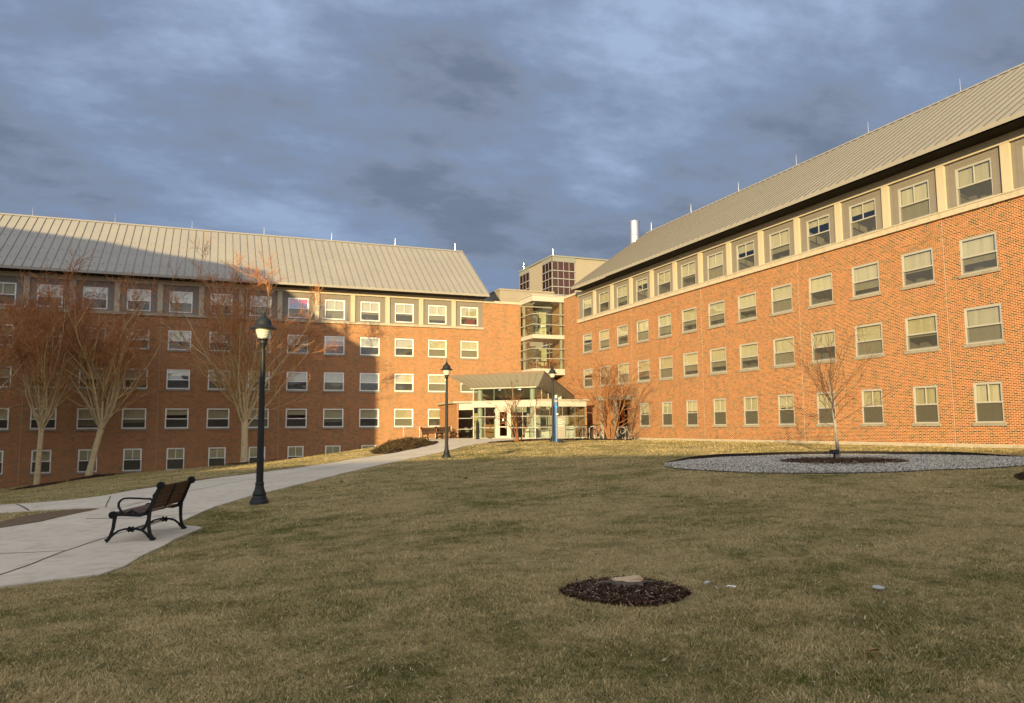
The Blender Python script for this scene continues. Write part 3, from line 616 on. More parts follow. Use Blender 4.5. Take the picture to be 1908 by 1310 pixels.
m=MB(); dbox(m,-.75,-.46,-.08,.06,ZF,1.61); dbox(m,.30,.58,-.08,.06,ZF,1.61); dbox(m,-.46,.30,-.08,.06,1.36,1.61); fr_=wpart(m,'door_frame',M['white'],EP)
m=MB(); dbox(m,-.455,-.39,-.05,.02,ZF+.02,1.355); dbox(m,.235,.295,-.05,.02,ZF+.02,1.355); dbox(m,-.39,.235,-.05,.02,ZF+.02,ZF+.22); dbox(m,-.39,.235,-.05,.02,1.25,1.355); dbox(m,-.39,.235,-.04,.01,.02,.10); d_=wpart(m,'door',M['white'],EP)
m=MB(); dbox(m,-.39,.235,-.02,-.01,ZF+.22,1.25); wpart(m,'door_glass',M['glasst'],EP,parent=d_)
m=MB(); c=Dg(-.1,-.028,.62); m.obox(c,E1*.07,E2*.004,Vector((0,0,.09))); wpart(m,'door_notice',M['paper'],EP,parent=d_)
m=MB(); dbox(m,.16,.20,-.14,-.10,-.1,.5); dbox(m,.16,.20,-.10,-.05,-.08,-.04); dbox(m,.16,.20,-.10,-.05,.44,.48); wpart(m,'handle',M['alu'],EP,parent=d_)
m=MB(); m.prism([tuple(Dg(-4.0,.3))[:2],tuple(Dg(2.6,.1))[:2],(27.85,54.5),(29.5,57.5),(29.5,64.2),(19,64.2)],ZF-.02,ZF+.012); wpart(m,'lobby_floor',M['floor'],EP)
m=MB(); dbox(m,-3.2,3.0,5.0,5.1,ZF,2.9); wpart(m,'lobby_wall',M['lobbyw'],EP)
m=MB(); m.box(24.2,29.4,57.6,57.7,ZF,2.0); wpart(m,'lobby_wall',M['lobbyw'],EP)
for a in ((-2.0,-1.1,4.9,4.99,ZF,1.3),(1.4,2.2,4.9,4.99,ZF,1.3),(-3.55,-2.9,1.6,1.7,ZF,1.35)): one('tan_door',M['tan'],dbox,*a)
one('tan_door',M['tan'],lambda m:m.box(26.6,27.4,57.5,57.59,ZF,1.3))
for a in ((-.9,-.3,2.6,3.2,ZF,.2),(.9,1.9,2.0,2.5,ZF,-.1)): one('lobby_counter',M['ceil'],dbox,*a)
one('lobby_counter',M['ceil'],lambda m:m.box(24.6,25.6,55.6,56.1,ZF,-.2)); one('lobby_counter',M['ceil'],lambda m:m.box(26.2,27.3,55.3,55.8,ZF,.1))
m=MB(); dbox(m,-2.64,2.56,.06,4.8,3.055,3.075); cl_=wpart(m,'lobby_ceiling',M['ceil'],EP)
for s,t_ in ((-.9,1.2),(.9,1.0),(-.2,2.6),(1.7,2.5)):
    m=MB(); c=Dg(s,t_,3.03); m.lathe([(.11,0),(.11,.02)],c,14); wpart(m,'downlight',M['lit'],EP,parent=cl_)
m=MB(); m.box(18.75,18.9,59.35,64.3,ZF-.5,1.98); wpart(m,'return_wall',M['brick'],EP)
m=MB(); m.prism([(27.9,54.45),(28.05,54.45),(28.05,57.4),(29.5,57.4),(29.5,57.5),(27.9,57.5)],ZF,2.04); wpart(m,'return_wall',M['brick'],EP)

# ------------------------------------------------------------------ tower far behind
TW=thing('office_tower','tan panelled tower with bronze glass corner rising behind the entrance','tower',(53.64,116.13,-1))
m=MB(); m.box(53.72,68,116.21,130.6,-1,29.0); wpart(m,'wall',M['metalpanel'],TW)
m=MB(); m.box(53.62,58.1,116.10,116.2,28.18,29.2); m.box(53.60,53.71,116.10,120.3,28.18,29.2); m.box(53.60,53.71,126,130.65,28.18,29.2); m.box(53.5,68.1,116.0,130.7,29.0,29.25); wpart(m,'parapet',M['greypanel'],TW)
def tglass(x0,x1,y0,y1,face):
    m=MB()
    if face=='x': m.quad((53.66,y0,-1),(53.66,y1,-1),(53.66,y1,28.17),(53.66,y0,28.17))
    else: m.quad((x0,116.15,-1),(x1,116.15,-1),(x1,116.15,28.17),(x0,116.15,28.17))
    g_=wpart(m,'curtain_glass',M['glasst'],TW)
    m=MB()
    for z in (26.6,25.22,23.82,22.42,21.0,19.6,18.2,16.8,15.4,14,12.6):
        if face=='x': m.box(53.5,53.64,y0,y1,z-.07,z+.07)
        else: m.box(x0-.14,x1,116.0,116.14,z-.07,z+.07)
    k=3 if face=='x' else 4
    for i in range(k+1):
        if face=='x': y=y0+.06+(y1-y0-.12)*i/k; m.box(53.61,53.645,y-.035,y+.035,10,28.17)
        else: x=x0+.06+(x1-x0-.12)*i/k; m.box(x-.035,x+.035,116.11,116.145,10,28.17)
    wpart(m,'mullion_grid',M['alu'],TW,parent=g_)
tglass(0,0,116.15,120.24,'x'); tglass(0,0,126,130.6,'x'); tglass(53.66,58.0,0,0,'y')
for p in ((54.3,117.0),(54.0,129.5)):
    m=MB(); m.tube([(p[0],p[1],29.2),(p[0],p[1],30.6)],[.03,.015],6); wpart(m,'lightning_rod',M['steel'],TW)

# ------------------------------------------------------------------ unseen halls, added to cast the shadows on the lawn and the left wing
def cam_h(x,d):   # camera-levelled right / forward offsets to world xy
    r=Vector((.9293,-.3690)); f=Vector((.3697,.9291)); return r*x+f*d
HB=thing('unseen_hall','unseen gabled hall added behind the viewpoint to shade the lawn','building',(*cam_h(0,-40),-2))
ang=math.atan2(-.3697*.218+.0,1)
rd=(cam_h(.976,-.218)).normalized(); nd=Vector((-rd.y,rd.x))
c0=cam_h(0,-40); 
def hb(a,b,z): p=c0+rd*a+nd*b; return (p.x,p.y,z)
RZ=10.75  # ridge height set by where its shadow should end on the lawn
m=MB()
for a in (-75,75): m.add([hb(a,-7,-3),hb(a,7,-3),hb(a,7,6),hb(a,0,RZ-.25),hb(a,-7,6)],[(0,1,2,3,4)])
for b in (-7,7): m.quad(hb(-75,b,-3),hb(75,b,-3),hb(75,b,6),hb(-75,b,6))
wpart(m,'wall',M['brick'],HB)
m=MB()
for b in (-8,8):
    v=[hb(-76,b,5.6),hb(76,b,5.6),hb(76,0,RZ),hb(-76,0,RZ)]; v2=[(x,y,z-.2) for x,y,z in v]; m.add(v+v2,[(0,1,2,3),(4,7,6,5),(0,4,5,1),(2,6,7,3)])
wpart(m,'roof',M['roof'],HB)
HS=thing('unseen_hall','unseen tall hall beside the courtyard, gambrel outline shaped to shade the left wing','building',(-17,28,-3))
def cast(x,y,z):
    k=(y-28)/SD.y; return (x-SD.x*k,z-SD.z*k)
pf=[cast(13.25,64.35,5.99),cast(8.58,64.35,9.06),cast(4.3,65.0,12.9),cast(-3.93,66.58,14.16),cast(-7.94,67.76,15.03),cast(-14.44,68.73,15.74)]  # outline traced back along the sun from the wanted shadow edge
pf+=[(pf[5][0]-5,pf[5][1]),(pf[5][0]-21,14),(pf[5][0]-21,-7),(pf[0][0],-7)]
m=MB(); n=len(pf); m.add([(x,28,z) for x,z in pf]+[(x-6,35,z) for x,z in pf],[tuple(range(n)),tuple(reversed(range(n,2*n)))]+[(i,(i+1)%n,n+(i+1)%n,n+i) for i in (6,7,8,9)]); wpart(m,'wall',M['brick'],HS)
m=MB()
for i in range(6):
    a,b=pf[i],pf[i+1]; m.add([(a[0],28,a[1]),(b[0],28,b[1]),(b[0]-6,35,b[1]),(a[0]-6,35,a[1])],[(0,1,2,3)])
wpart(m,'roof',M['roof'],HS)
# ------------------------------------------------------------------ ground sheets
PATH=[(-5.51,26.25),(-4.68,26.05),(-3.6,25.98),(-2.95,26.6),(-2.45,29.0),(-1.2,32.0),(0.8,34.8),(2.9,36.0),(5.0,37.8),(7.0,40.0),(9.4,42.2),(12.0,45.6),(14.2,49.6),(15.6,53.6),(15.2,56.2),(14.6,57.2),(14.9,60.2),(17.3,61.5),(18.85,61.8),(19.6,58.4),(23.2,54.6),(27.9,54.3),(28.6,54.2),(28.6,51.6),(26,51.2),(24,50.0),(22.0,49.6),(19.0,47.4),(16.3,45.4),(14.2,43.0),(12.0,39.6),(8.8,35.3),(6.6,32.1),(4.6,28.2),(2.6,23.5),(1.1,20.6),(.2,18.8),(-.31,17.4),(-.48,16.35),(-.15,15.95),(-.02,15.6),(-.30,14.7),(-.62,13.5),(-.86,12.3),(-.95,11.4),(-1.2,10.95),(-1.6,10.85),(-2.2,10.63),(-2.6,10.5),(-5,9.9),(-12,9.2),(-12,18.4),(-6.0,18.0),(-4.42,18.2),(-3.85,18.65),(-3.3,19.2),(-2.75,20.2),(-2.35,21.3),(-2.95,22.0),(-4.0,22.4),(-4.73,22.6),(-5.7,22.9),(-12,23.4),(-12,27.3),(-6.91,26.6)]
GRAVEL=[(12.0,17.4),(12.6,15.6),(13.8,14.3),(15.6,13.7),(17.6,13.5),(19.6,13.55),(21.4,13.7),(22.6,14.5),(23.3,16.0),(23.6,17.9),(23.3,20.0),(22.4,21.8),(21.0,22.8),(19.2,23.0),(17.2,22.7),(15.2,21.8),(13.3,20.4),(12.2,18.9)]
MSMALL=[(15.8,17.4),(16.2,16.4),(17.5,16.0),(19.2,16.7),(20.2,18.0),(20.4,19.4),(19.8,20.3),(18.5,20.3),(17.0,19.6),(16.1,18.6)]
STUMPM=[(3.28,7.02),(3.55,7.22),(3.88,7.28),(4.15,7.22),(4.32,6.92),(4.37,6.58),(4.33,6.3),(4.05,6.12),(3.74,6.06),(3.52,6.24),(3.33,6.5),(3.24,6.77)]
RIGHTM=[(15.6,10.2),(16.9,10.4),(18.6,11.2),(19.4,12.4),(18.4,12.6),(17.5,12.1),(16.4,11.6),(15.6,10.9)]
ENTRM=[(16.3,45.2),(17.0,46.0),(19.2,47.2),(22.0,49.4),(24,49.8),(25.9,51.0),(29.3,51.4),(29.3,48.8),(26.6,47.0),(26.0,44.0),(24.8,42.4),(22.8,42.4),(21.4,43.6),(19.4,44.6),(17.4,43.9)]
SHRUB=[(9.7,42.5),(12,45.75),(14.2,49.8),(15.5,53.6),(15.0,56.0),(14.4,57.4),(12.9,57.6),(11.2,53),(9.6,48),(8.9,44)]
DIRT=[(-2.4,21.2),(-2.8,20.2),(-3.35,19.25),(-4.0,18.6),(-4.9,18.2),(-5.6,18.1),(-5.2,18.8),(-4.3,19.3),(-4.1,20.3),(-3.7,21.2),(-3.1,21.75)]
def tree_ring(x,y,rx,ry): return [(x+rx*math.cos(a)*rnd.uniform(.85,1.15),y+ry*math.sin(a)*rnd.uniform(.85,1.15)) for a in [2*math.pi*i/18 for i in range(18)]]
T1=(-10.32,58.58); T2=(-7.46,59.55); T3=(2.45,57.2); T0=(-14.6,55.6)
RINGS=[tree_ring(T1[0]+.2,T1[1],1.5,1.6),tree_ring(T2[0]+.4,T2[1],1.8,1.5),tree_ring(T3[0]+.5,T3[1],2.0,1.4)]
pathS=smooth_poly(PATH,.5)
mb=sheet('path',[(x+rnd.uniform(-.035,.035),y+rnd.uniform(-.035,.035)) for x,y in pathS],M['pave'],.022,.55)
def strip(mb,pts,w,dz,m):
    P=[]
    for a,b in zip(pts,pts[1:]):
        k=max(1,int(math.dist(a,b)/.4)); P+=[(a[0]+(b[0]-a[0])*i/k,a[1]+(b[1]-a[1])*i/k) for i in range(k)]
    P.append(pts[-1]); vs=[]
    for i,p in enumerate(P):
        a,b=P[max(0,i-1)],P[min(len(P)-1,i+1)]; d=Vector((b[0]-a[0],b[1]-a[1])).normalized(); n=Vector((-d.y,d.x))*w/2
        for s in (1,-1): x,y=p[0]+n.x*s,p[1]+n.y*s; vs.append((x,y,T(x,y)+dz))
    mb.add(vs,[(2*i,2*i+1,2*i+3,2*i+2) for i in range(len(P)-1)],m)
for pts,wd in (([(-2.6,11.0),(-2.21,12.52),(-2.02,13.88),(-1.81,14.82),(-1.45,15.9),(-.6,17.6)],.03),([(-4.6,14.9),(-2.98,14.36),(-2.03,13.96)],.03),([(-2.38,18.91),(-1.2,18.1),(-.2,17.9)],.03),([(-2.65,26.0),(-2.28,21.4)],.025),([(-5.06,26.0),(-4.1,22.5)],.045),([(-2.07,20.33),(-.49,24.64),(1.0,29.0),(3.6,32.6),(6.5,36.2),(9.5,39.6),(13,43.6),(16,48)],.03),([(3.2,36.2),(6.2,31.2)],.03),([(-.2,33.2),(3.6,26.2)],.03),([(7.1,40),(10.4,37.6)],.03),([(12.1,45.6),(14.4,43.2)],.03),([(15.6,53.4),(20,48.4)],.018)):
    strip(mb,pts,wd,.027,1)
tag(mb.build('path',[M['pave'],M['joint']]),'pale concrete footpath with joints curving up to the entrance',None,kind='structure')
mb=sheet('gravel',smooth_poly(GRAVEL,.5),None,.02,.6); tag(mb.build('gravel_bed',M['gravelb']),'round bed of grey gravel round the small tree',None,kind='structure')
def chips(poly,dens,size,zoff,shape,mat,name,parent=None,scatter=.0):
    P=np.array(poly); lo,hi=P.min(0)-scatter,P.max(0)+scatter; n=int((hi-lo).prod()*dens); G=nrng.uniform(lo,hi,(n,2))
    k=inside(G,poly)
    if scatter: k|=(nrng.random(n)<.05)&inside((G-P.mean(0))/1.18+P.mean(0),poly)
    G=G[k]; n=len(G); z=tz(G[:,0],G[:,1])+zoff
    a=nrng.uniform(0,2*np.pi,n); tl=nrng.normal(0,.25,n); L=nrng.uniform(*size,n)
    ux=np.stack([np.cos(a)*np.cos(tl),np.sin(a)*np.cos(tl),np.sin(tl)],1); vy=np.stack([-np.sin(a),np.cos(a),nrng.normal(0,.35,n)],1)
    C=np.c_[G,z]
    if shape=='chip':
        W_=L*nrng.uniform(.12,.3,n); c=[C+ux*L[:,None]*i+vy*W_[:,None]*j for i,j in ((-.5,-.5),(.5,-.35),(.5,.4),(-.5,.5))]
        V=np.stack(c,1); V[:,1:3,2]+=nrng.uniform(0,.015,(n,1)); V=V.reshape(-1,3); Fc=np.arange(4*n).reshape(-1,4)
    else:
        W_=L*nrng.uniform(.6,1,n); H=L*nrng.uniform(.4,.8,n); up=np.array([0,0,1.])
        c=[C+ux*L[:,None]*.5,C+vy*W_[:,None]*.5,C-ux*L[:,None]*.5,C-vy*W_[:,None]*.5,C+up*H[:,None]*.6+ux*(L*nrng.uniform(-.2,.2,n))[:,None],C-up*H[:,None]*.3]
        V=np.stack(c,1).reshape(-1,3); b=np.arange(n)[:,None]*6
        Fc=np.concatenate([b+np.array(f) for f in ((0,1,4),(1,2,4),(2,3,4),(3,0,4),(1,0,5),(2,1,5),(3,2,5),(0,3,5))])
    return link(name,np_mesh(name,V,Fc,mat),parent)
tag(chips(smooth_poly(GRAVEL,.5),420,(.025,.065),.03,'stone',M['stone'],'gravel_stones'),'loose grey stones covering the round gravel bed',None,kind='stuff')
mb=MB(); ge=smooth_poly(GRAVEL,.5); eh=lambda p:.02+.12*min(1,max(0,((p[0]-18)*.37+(p[1]-18.3)*.93+1)/3.5))
for a,b in zip(ge,ge[1:]+[ge[0]]):
    za,zb=T(*a),T(*b); c=Vector((sum(p[0] for p in ge)/len(ge),sum(p[1] for p in ge)/len(ge)))
    mb.quad((*a,za-.05),(*b,zb-.05),(*b,zb+eh(b)),(*a,za+eh(a)))
    a2=tuple(c+(Vector(a)-c)*.995); b2=tuple(c+(Vector(b)-c)*.995); mb.quad((*a2,za-.05),(*b2,zb-.05),(*b2,zb+eh(b)),(*a2,za+eh(a))); mb.quad((*a,za+eh(a)),(*b,zb+eh(b)),(*b2,zb+eh(b)),(*a2,za+eh(a)))
tag(mb.build('garden_edging',M['edging']),'thin dark edging strip round the grey gravel bed','edging')
def mulch(poly,label,dens,name='mulch_bed',size=(.04,.12),h=.03,sc=.05,step=.3):
    p=smooth_poly(poly,.25); C=np.array(p).mean(0); R=np.abs(np.array(p)-C).max()
    mb=sheet(name,p,None,lambda V:(.012 if h<.01 else .035)+h*np.clip(1-np.hypot(*(V-C).T)/R,0,1),step); o=tag(mb.build(name,M['mulch']),label,None,kind='structure')
    tag(chips(p,dens,size,.03+h*.6,'chip',M['chip'],'mulch_chips',None,sc),'bark chips lying on the '+label,None,kind='stuff')
mulch(MSMALL,'brown mulch circle under the small tree in the gravel',110,h=.05)
mulch(STUMPM,'dark mulch circle round the tree stump in the lawn',5200,size=(.012,.055),h=.0,sc=.12,step=.15)
mulch(RIGHTM,'mulch patch at the right edge of the lawn',240)
mulch(ENTRM,'mulch bed between the lawn and the entrance paving',50,size=(.06,.16))
mulch(SHRUB,'mulch bank beside the path near the entrance benches',50,size=(.06,.16))
for r,l in zip(RINGS,('mulch ring under the leftmost tree','mulch ring under the leaning tree','mulch ring under the tree behind the near lamp post')): mulch(r,l,60,size=(.05,.14),h=.12)
mb=sheet('dirt',smooth_poly(DIRT,.3),None,.025,.4); tag(mb.build('bare_soil',M['dirt']),'bare soil wedge between two arms of the footpath',None,kind='structure')
DIRT2=[(-2.9,8.6),(-2.4,8.9),(-2.0,9.3),(-2.4,9.9),(-3.2,9.8),(-4.2,9.6),(-4.4,8.9)]
mb=sheet('dirt',smooth_poly(DIRT2,.3),None,.012,.4); tag(mb.build('bare_soil',M['dirt']),'bare soil patch at the near left lawn corner',None,kind='structure')

for dp,dl in (([(-2.3,29.4),(-1.2,32),(.8,34.8),(2.9,36),(4.6,37.4),(4.2,37.7),(2.4,36.6),(.3,35.5),(-1.7,32.5),(-2.7,29.8)],'bare soil strip along the far edge of the footpath'),):
    dq_=[(x+rnd.uniform(-.1,.1),y+rnd.uniform(-.15,.15)) for x,y in smooth_poly(dp,.45)]; mb=sheet('dirt',dq_,None,.013,.4); tag(mb.build('bare_soil',M['dirt']),dl,None,kind='structure'); RINGS.append(dq_)
# ------------------------------------------------------------------ grass blades
def grass(n,dmin,dmax,hs,ws,name,seg2):
    u=nrng.random(n); d=(np.sqrt(dmin)+u*(np.sqrt(dmax)-np.sqrt(dmin)))**2
    t=nrng.uniform(-.86,.86,n)
    r=np.array([.9293,-.3690]); f=np.array([.3697,.9291]); G=(t*d)[:,None]*r+d[:,None]*f
    # tufted, uneven cover
    nz=np.sin(G[:,0]*2.1+1.3*np.sin(G[:,1]*1.7))*np.sin(G[:,1]*2.6+1.1*np.sin(G[:,0]*1.9))
    keep=nrng.random(n)<.72+.38*nz; JT=nrng.normal(0,.045,(n,2))
    for poly in (*RINGS,pathS,smooth_poly(GRAVEL,.5),STUMPM,RIGHTM,ENTRM,DIRT,DIRT2): keep&=~inside(G+JT,poly)
    keep&=(G[:,0]<29.5)&(G[:,1]<64.2); G=G[keep]; d=d[keep]; n=len(G)
    z=tz(G[:,0],G[:,1])-.004
    h=nrng.uniform(*hs,n)*(1+.25*np.sin(G[:,0]*1.1)*np.sin(G[:,1]*.9)); wd=nrng.uniform(*ws,n)*np.maximum(1,d/9)**.8
    a=np.where(nrng.random(n)<.72,nrng.uniform(0,2*np.pi,n),3*np.sin(G[:,0]*1.9+np.sin(G[:,1]*2.3)*1.5)+2*np.sin(G[:,1]*1.4)+nrng.normal(0,.5,n)); le=nrng.uniform(.3,2.2,n)*h; b=nrng.uniform(0,2*np.pi,n)
    dirv=np.stack([np.cos(a),np.sin(a)],1); side=np.stack([np.cos(b),np.sin(b)],1)*wd[:,None]*.5
    p0=np.c_[G-side,z]; p1=np.c_[G+side,z]; tip=np.c_[G+dirv*le[:,None],z+h*np.sqrt(np.clip(1-(le/h/2.3)**2,.08,1))]
    if seg2:
        mid=np.c_[G+dirv*le[:,None]*.38,z+h*.62]; q0=mid-np.c_[side*.75,np.zeros(n)]; q1=mid+np.c_[side*.75,np.zeros(n)]
        V=np.stack([p0,p1,q1,q0,tip],1).reshape(-1,3); o=np.arange(n)[:,None]*5; F=np.concatenate([o+np.array(x) for x in ((0,1,2),(0,2,3),(3,2,4))])
    else:
        V=np.stack([p0,p1,tip],1).reshape(-1,3); F=np.arange(3*n).reshape(-1,3)
    return np_mesh(name,V,F,M['blade'])
tag(link('grass',grass(330000,3.2,9,(.018,.040),(.0035,.0075),'grass',True)),'short winter grass blades of the near lawn',None,kind='stuff')
tag(link('grass',grass(520000,9,60,(.03,.055),(.006,.011),'grass',False)),'short winter grass blades of the farther lawn',None,kind='stuff')

# ------------------------------------------------------------------ lamp posts
def lamp_post(loc,label):
    t=thing('lamp_post',label,'street lamp',loc,0,'lamp posts along the footpath')
    m=MB(); m.lathe([(.21,-.1),(.21,.07),(.195,.09),(.18,.10),(.175,.13),(.145,.18),(.14,.19),(.155,.215),(.15,.24),(.12,.30),(.10,.37),(.093,.44),(.10,.445),(.10,.475),(.088,.49)],n=28); m.build('base',M['post'],t,True)
    m=MB(); m.lathe([(.082,.485),(.075,1.5),(.064,2.6),(.056,3.5)],n=24,flute=(.4,3.6)); m.build('pole',M['post'],t)
    m=MB(); m.lathe([(.066,3.495),(.066,3.53),(.05,3.54),(.045,3.60),(.062,3.63),(.062,3.66),(.07,3.68),(.085,3.70),(.085,3.74),(.08,3.77),(.10,3.79),(.115,3.80),(.115,3.82)],n=24); m.build('collar',M['post'],t,True)
    m=MB(); m.lathe([(.11,3.82),(.135,3.86),(.165,3.95),(.18,4.03),(.19,4.10)],n=28); m.build('globe',M['lens'],t,True)
    m=MB(); m.lathe([(.30,4.05),(.302,4.06),(.25,4.09),(.20,4.125),(.19,4.14),(.185,4.18),(.165,4.24),(.125,4.29),(.085,4.32),(.06,4.35),(.045,4.40),(.03,4.43),(.03,4.445),(.012,4.45)],n=32); h=m.build('hood',M['post'],t,True)
    m=MB(); m.tube([(0,0,4.44),(0,0,4.49)],[.012,.012],8); m.tube([(.032*math.cos(a),0,4.525+.042*math.sin(a)) for a in [2*math.pi*i/14 for i in range(15)]],.009,6); m.build('finial',M['post'],h,True)
    return t
L1=lamp_post((1.15,18.68,T(1.15,18.68)+.0),'nearest black lamp post, standing beside the path right of the bench')
for (x,y),l in (((10.27,34.06),'middle black lamp post on the lawn edge between the path and the canopy'),((19.13,41.54),'farthest black lamp post in front of the entrance beside the blue phone pole')):
    c=copy_tree(L1); c.location=(x,y,T(x,y)); c['label']=l; c.rotation_euler=(0,0,rnd.uniform(-.4,.4))

# ------------------------------------------------------------------ benches
def make_bench(loc,rz,label,L=1.44):
    t=thing('park_bench',label,'bench',loc,rz,'slatted iron park benches')
    def sc(mb,c,r,y):
        n=14; mb.add([(c[0]+r*math.cos(2*math.pi*i/n),y-.032,c[1]+r*math.sin(2*math.pi*i/n)) for i in range(n)]+[(c[0]+r*math.cos(2*math.pi*i/n),y+.032,c[1]+r*math.sin(2*math.pi*i/n)) for i in range(n)],[tuple(range(n)),tuple(reversed(range(n,2*n)))]+[(i,(i+1)%n,n+(i+1)%n,n+i) for i in range(n)])
        for i in range(8):                              # rosette ribs
            a=2*math.pi*i/8; mb.obox((c[0]+r*.55*math.cos(a),y-.036,c[1]+r*.55*math.sin(a)),(r*.36*math.cos(a),0,r*.36*math.sin(a)),(0,.006,0),(-.006*math.sin(a),0,.006*math.cos(a))); mb.obox((c[0]+r*.55*math.cos(a),y+.036,c[1]+r*.55*math.sin(a)),(r*.36*math.cos(a),0,r*.36*math.sin(a)),(0,.006,0),(-.006*math.sin(a),0,.006*math.cos(a)))
    def bar(mb,pts,w,y,wy=.022):
        vs=[]; k=len(pts)
        for i,p in enumerate(pts):
            a,b=pts[max(0,i-1)],pts[min(k-1,i+1)]; d=Vector((b[0]-a[0],b[1]-a[1])).normalized(); n=Vector((-d.y,d.x)); h=(w[i] if hasattr(w,'__len__') else w)/2
            vs+=[(p[0]+n.x*h,y-wy,p[1]+n.y*h),(p[0]-n.x*h,y-wy,p[1]-n.y*h),(p[0]-n.x*h,y+wy,p[1]-n.y*h),(p[0]+n.x*h,y+wy,p[1]+n.y*h)]
        fs=[(4*i+j,4*i+(j+1)%4,4*i+4+(j+1)%4,4*i+4+j) for i in range(k-1) for j in range(4)]+[(3,2,1,0),(4*k-4,4*k-3,4*k-2,4*k-1)]
        mb.add(vs,fs)
    for y in (-L/2,L/2):
        m=MB()
        bar(m,[(-.05,.0),(-.01,.03),(.025,.11),(.045,.22),(.05,.36),(.045,.48)],[.10,.07,.05,.045,.05,.06],y)           # rear leg
        bar(m,[(.10,.435),(.045,.50),(.0,.60),(-.045,.72),(-.085,.82),(-.12,.89)],[.06,.062,.06,.058,.055,.05],y)          # back upright
        bar(m,[(.045,.50),(.10,.44),(.19,.415),(.32,.42),(.48,.43),(.62,.425)],[.05,.06,.055,.05,.048,.05],y)              # seat rail
        bar(m,[(.60,.42),(.612,.30),(.625,.20),(.66,.09),(.69,.03),(.735,.0)],[.055,.045,.042,.042,.05,.07],y)             # front leg
        sc(m,(.635,.425),.062,y); sc(m,(-.13,.90),.066,y)
        bar(m,[(.0,.66),(.04,.685),(.12,.685),(.23,.693),(.38,.70),(.46,.695),(.515,.67),(.55,.62),(.55,.56),(.52,.51),(.48,.455)],.028,y,.018)   # arm
        bar(m,[(.66,.06),(.60,.12),(.53,.165),(.44,.19),(.34,.195),(.24,.19),(.15,.165),(.08,.11),(.03,.04)],.032,y,.016)  # arch stretcher
        m.obox((.335,y,.19),(.07,0,0),(0,.02,0),(0,0,.018)); m.obox((.335,y,.185),(.045,0,.03),(0,.021,0),(-.012,0,.02)); m.obox((.335,y,.185),(.045,0,-.03),(0,.021,0),(.012,0,.02))
        bar(m,[(.40,.45),(.36,.475),(.33,.50),(.30,.475),(.26,.45)],.03,y,.016)
        m.build('end_frame',M['black'],t)
    m=MB(); m.tube([(.335,-L/2,.185),(.335,L/2,.185)],.012,8); m.build('tie_rod',M['black'],t)
    pts=[(.03,.535),(.0,.605),(-.028,.675),(-.056,.745),(-.083,.81),(-.108,.868)]
    m=MB()
    for x,z in pts: m.obox((x+.018,0,z),(.010,0,.004),(0,L/2-.02,0),(-.011,0,.029))
    m.build('backrest',M['slat'],t)
    m=MB()
    for x,z in [(.14,.452),(.215,.448),(.29,.452),(.365,.458),(.44,.462),(.515,.463),(.585,.460)]: m.obox((x,0,z),(.031,0,.001),(0,L/2-.02,0),(0,0,.010))
    m.build('seat',M['slat'],t)
    m=MB(); bar(m,[(.60,.44),(.45,.444),(.28,.436),(.16,.434),(.085,.45),(.035,.52),(-.02,.64),(-.075,.77),(-.115,.875)],.014,0,.02); m.build('centre_strap',M['black'],t)
    return t
bz=T(-.6,14.97)+.022
B1=make_bench((-.60,14.97,bz),math.atan2(.31,-.95),'near park bench of dark iron and brown slats on the paving, seen from behind')
for (x,y,f),l in (((16.0,57.7,(.45,-.89)),'left one of the two far benches by the brick wall near the entrance'),((17.55,58.9,(.45,-.89)),'right one of the two far benches, nearest the glass entrance')):
    c=copy_tree(B1); c.location=(x,y,T(x,y)+.022); c.rotation_euler=(0,0,math.atan2(f[1],f[0])); c['label']=l
# mesh guard rail behind the far benches
t=thing('guard_rail','thin wire mesh guard rail behind the two far benches','railing',(15.2,60.6,-.9))
def railp(f): return Vector((14.6+4.1*f,60.4+.3*f,0))
for i in range(4):
    p=railp(i/3); m=MB(); m.tube([(p.x-15.2,p.y-60.6,-.1),(p.x-15.2,p.y-60.6,1.08)],.018,6); m.build('post',M['alu'],t)
m=MB(); a,b=railp(0)-Vector((15.2,60.6,0)),railp(1)-Vector((15.2,60.6,0)); up=Vector((0,0,1)); m.tube([a+up*1.08,b+up*1.08],.02,6); m.build('top_rail',M['alu'],t)
m=MB()
for i in range(9): m.tube([a+up*(.1+i*.11),b+up*(.1+i*.11)],.003,4)
for i in range(40): q=a.lerp(b,i/39); m.tube([q+up*.05,q+up*1.06],.003,4)
m.build('wire_mesh',M['alu'],t)

# ------------------------------------------------------------------ posts, sign, phone pole
x,y=18.9,54.6
t=thing('ash_post','slender dark post left of the glass entrance door','post',(x,y,T(x,y)+.03))
m=MB(); m.box(-.16,.16,-.16,.16,0,.03); m.build('foot_plate',M['post'],t)
m=MB(); m.prism([(-.1,-.1),(.1,-.1),(.1,.1),(-.1,.1)],.03,1.22); m.box(-.12,.12,-.12,.12,.45,.62); m.build('body',M['post'],t)
m=MB(); m.lathe([(.11,1.22),(.10,1.28),(.05,1.34),(.03,1.45),(.008,1.52)],n=12); m.build('cap',M['post'],t,True)
x,y=18.92,40.6
t=thing('emergency_phone_pole','tall blue emergency phone pole with blue light beside the farthest lamp post','emergency phone',(x,y,T(x,y)),R_(-25))
m=MB(); m.tube([(0,0,-.1),(0,0,2.35)],.125,18); m.build('pole',M['blue'],t,True)
m=MB(); m.box(.02,.2,-.12,.10,1.35,2.05); m.build('call_box',M['black'],t)
m=MB(); m.tube([(.06,-.13,1.62),(.06,-.16,1.62)],.055,14); m.build('camera_dome',M['alu'],t)
m=MB(); m.tube([(0,0,2.35),(0,0,2.42)],.09,16); m.tube([(0,0,2.58),(0,0,2.74)],[.12,.10],16); m.build('cap',M['alu'],t,True)
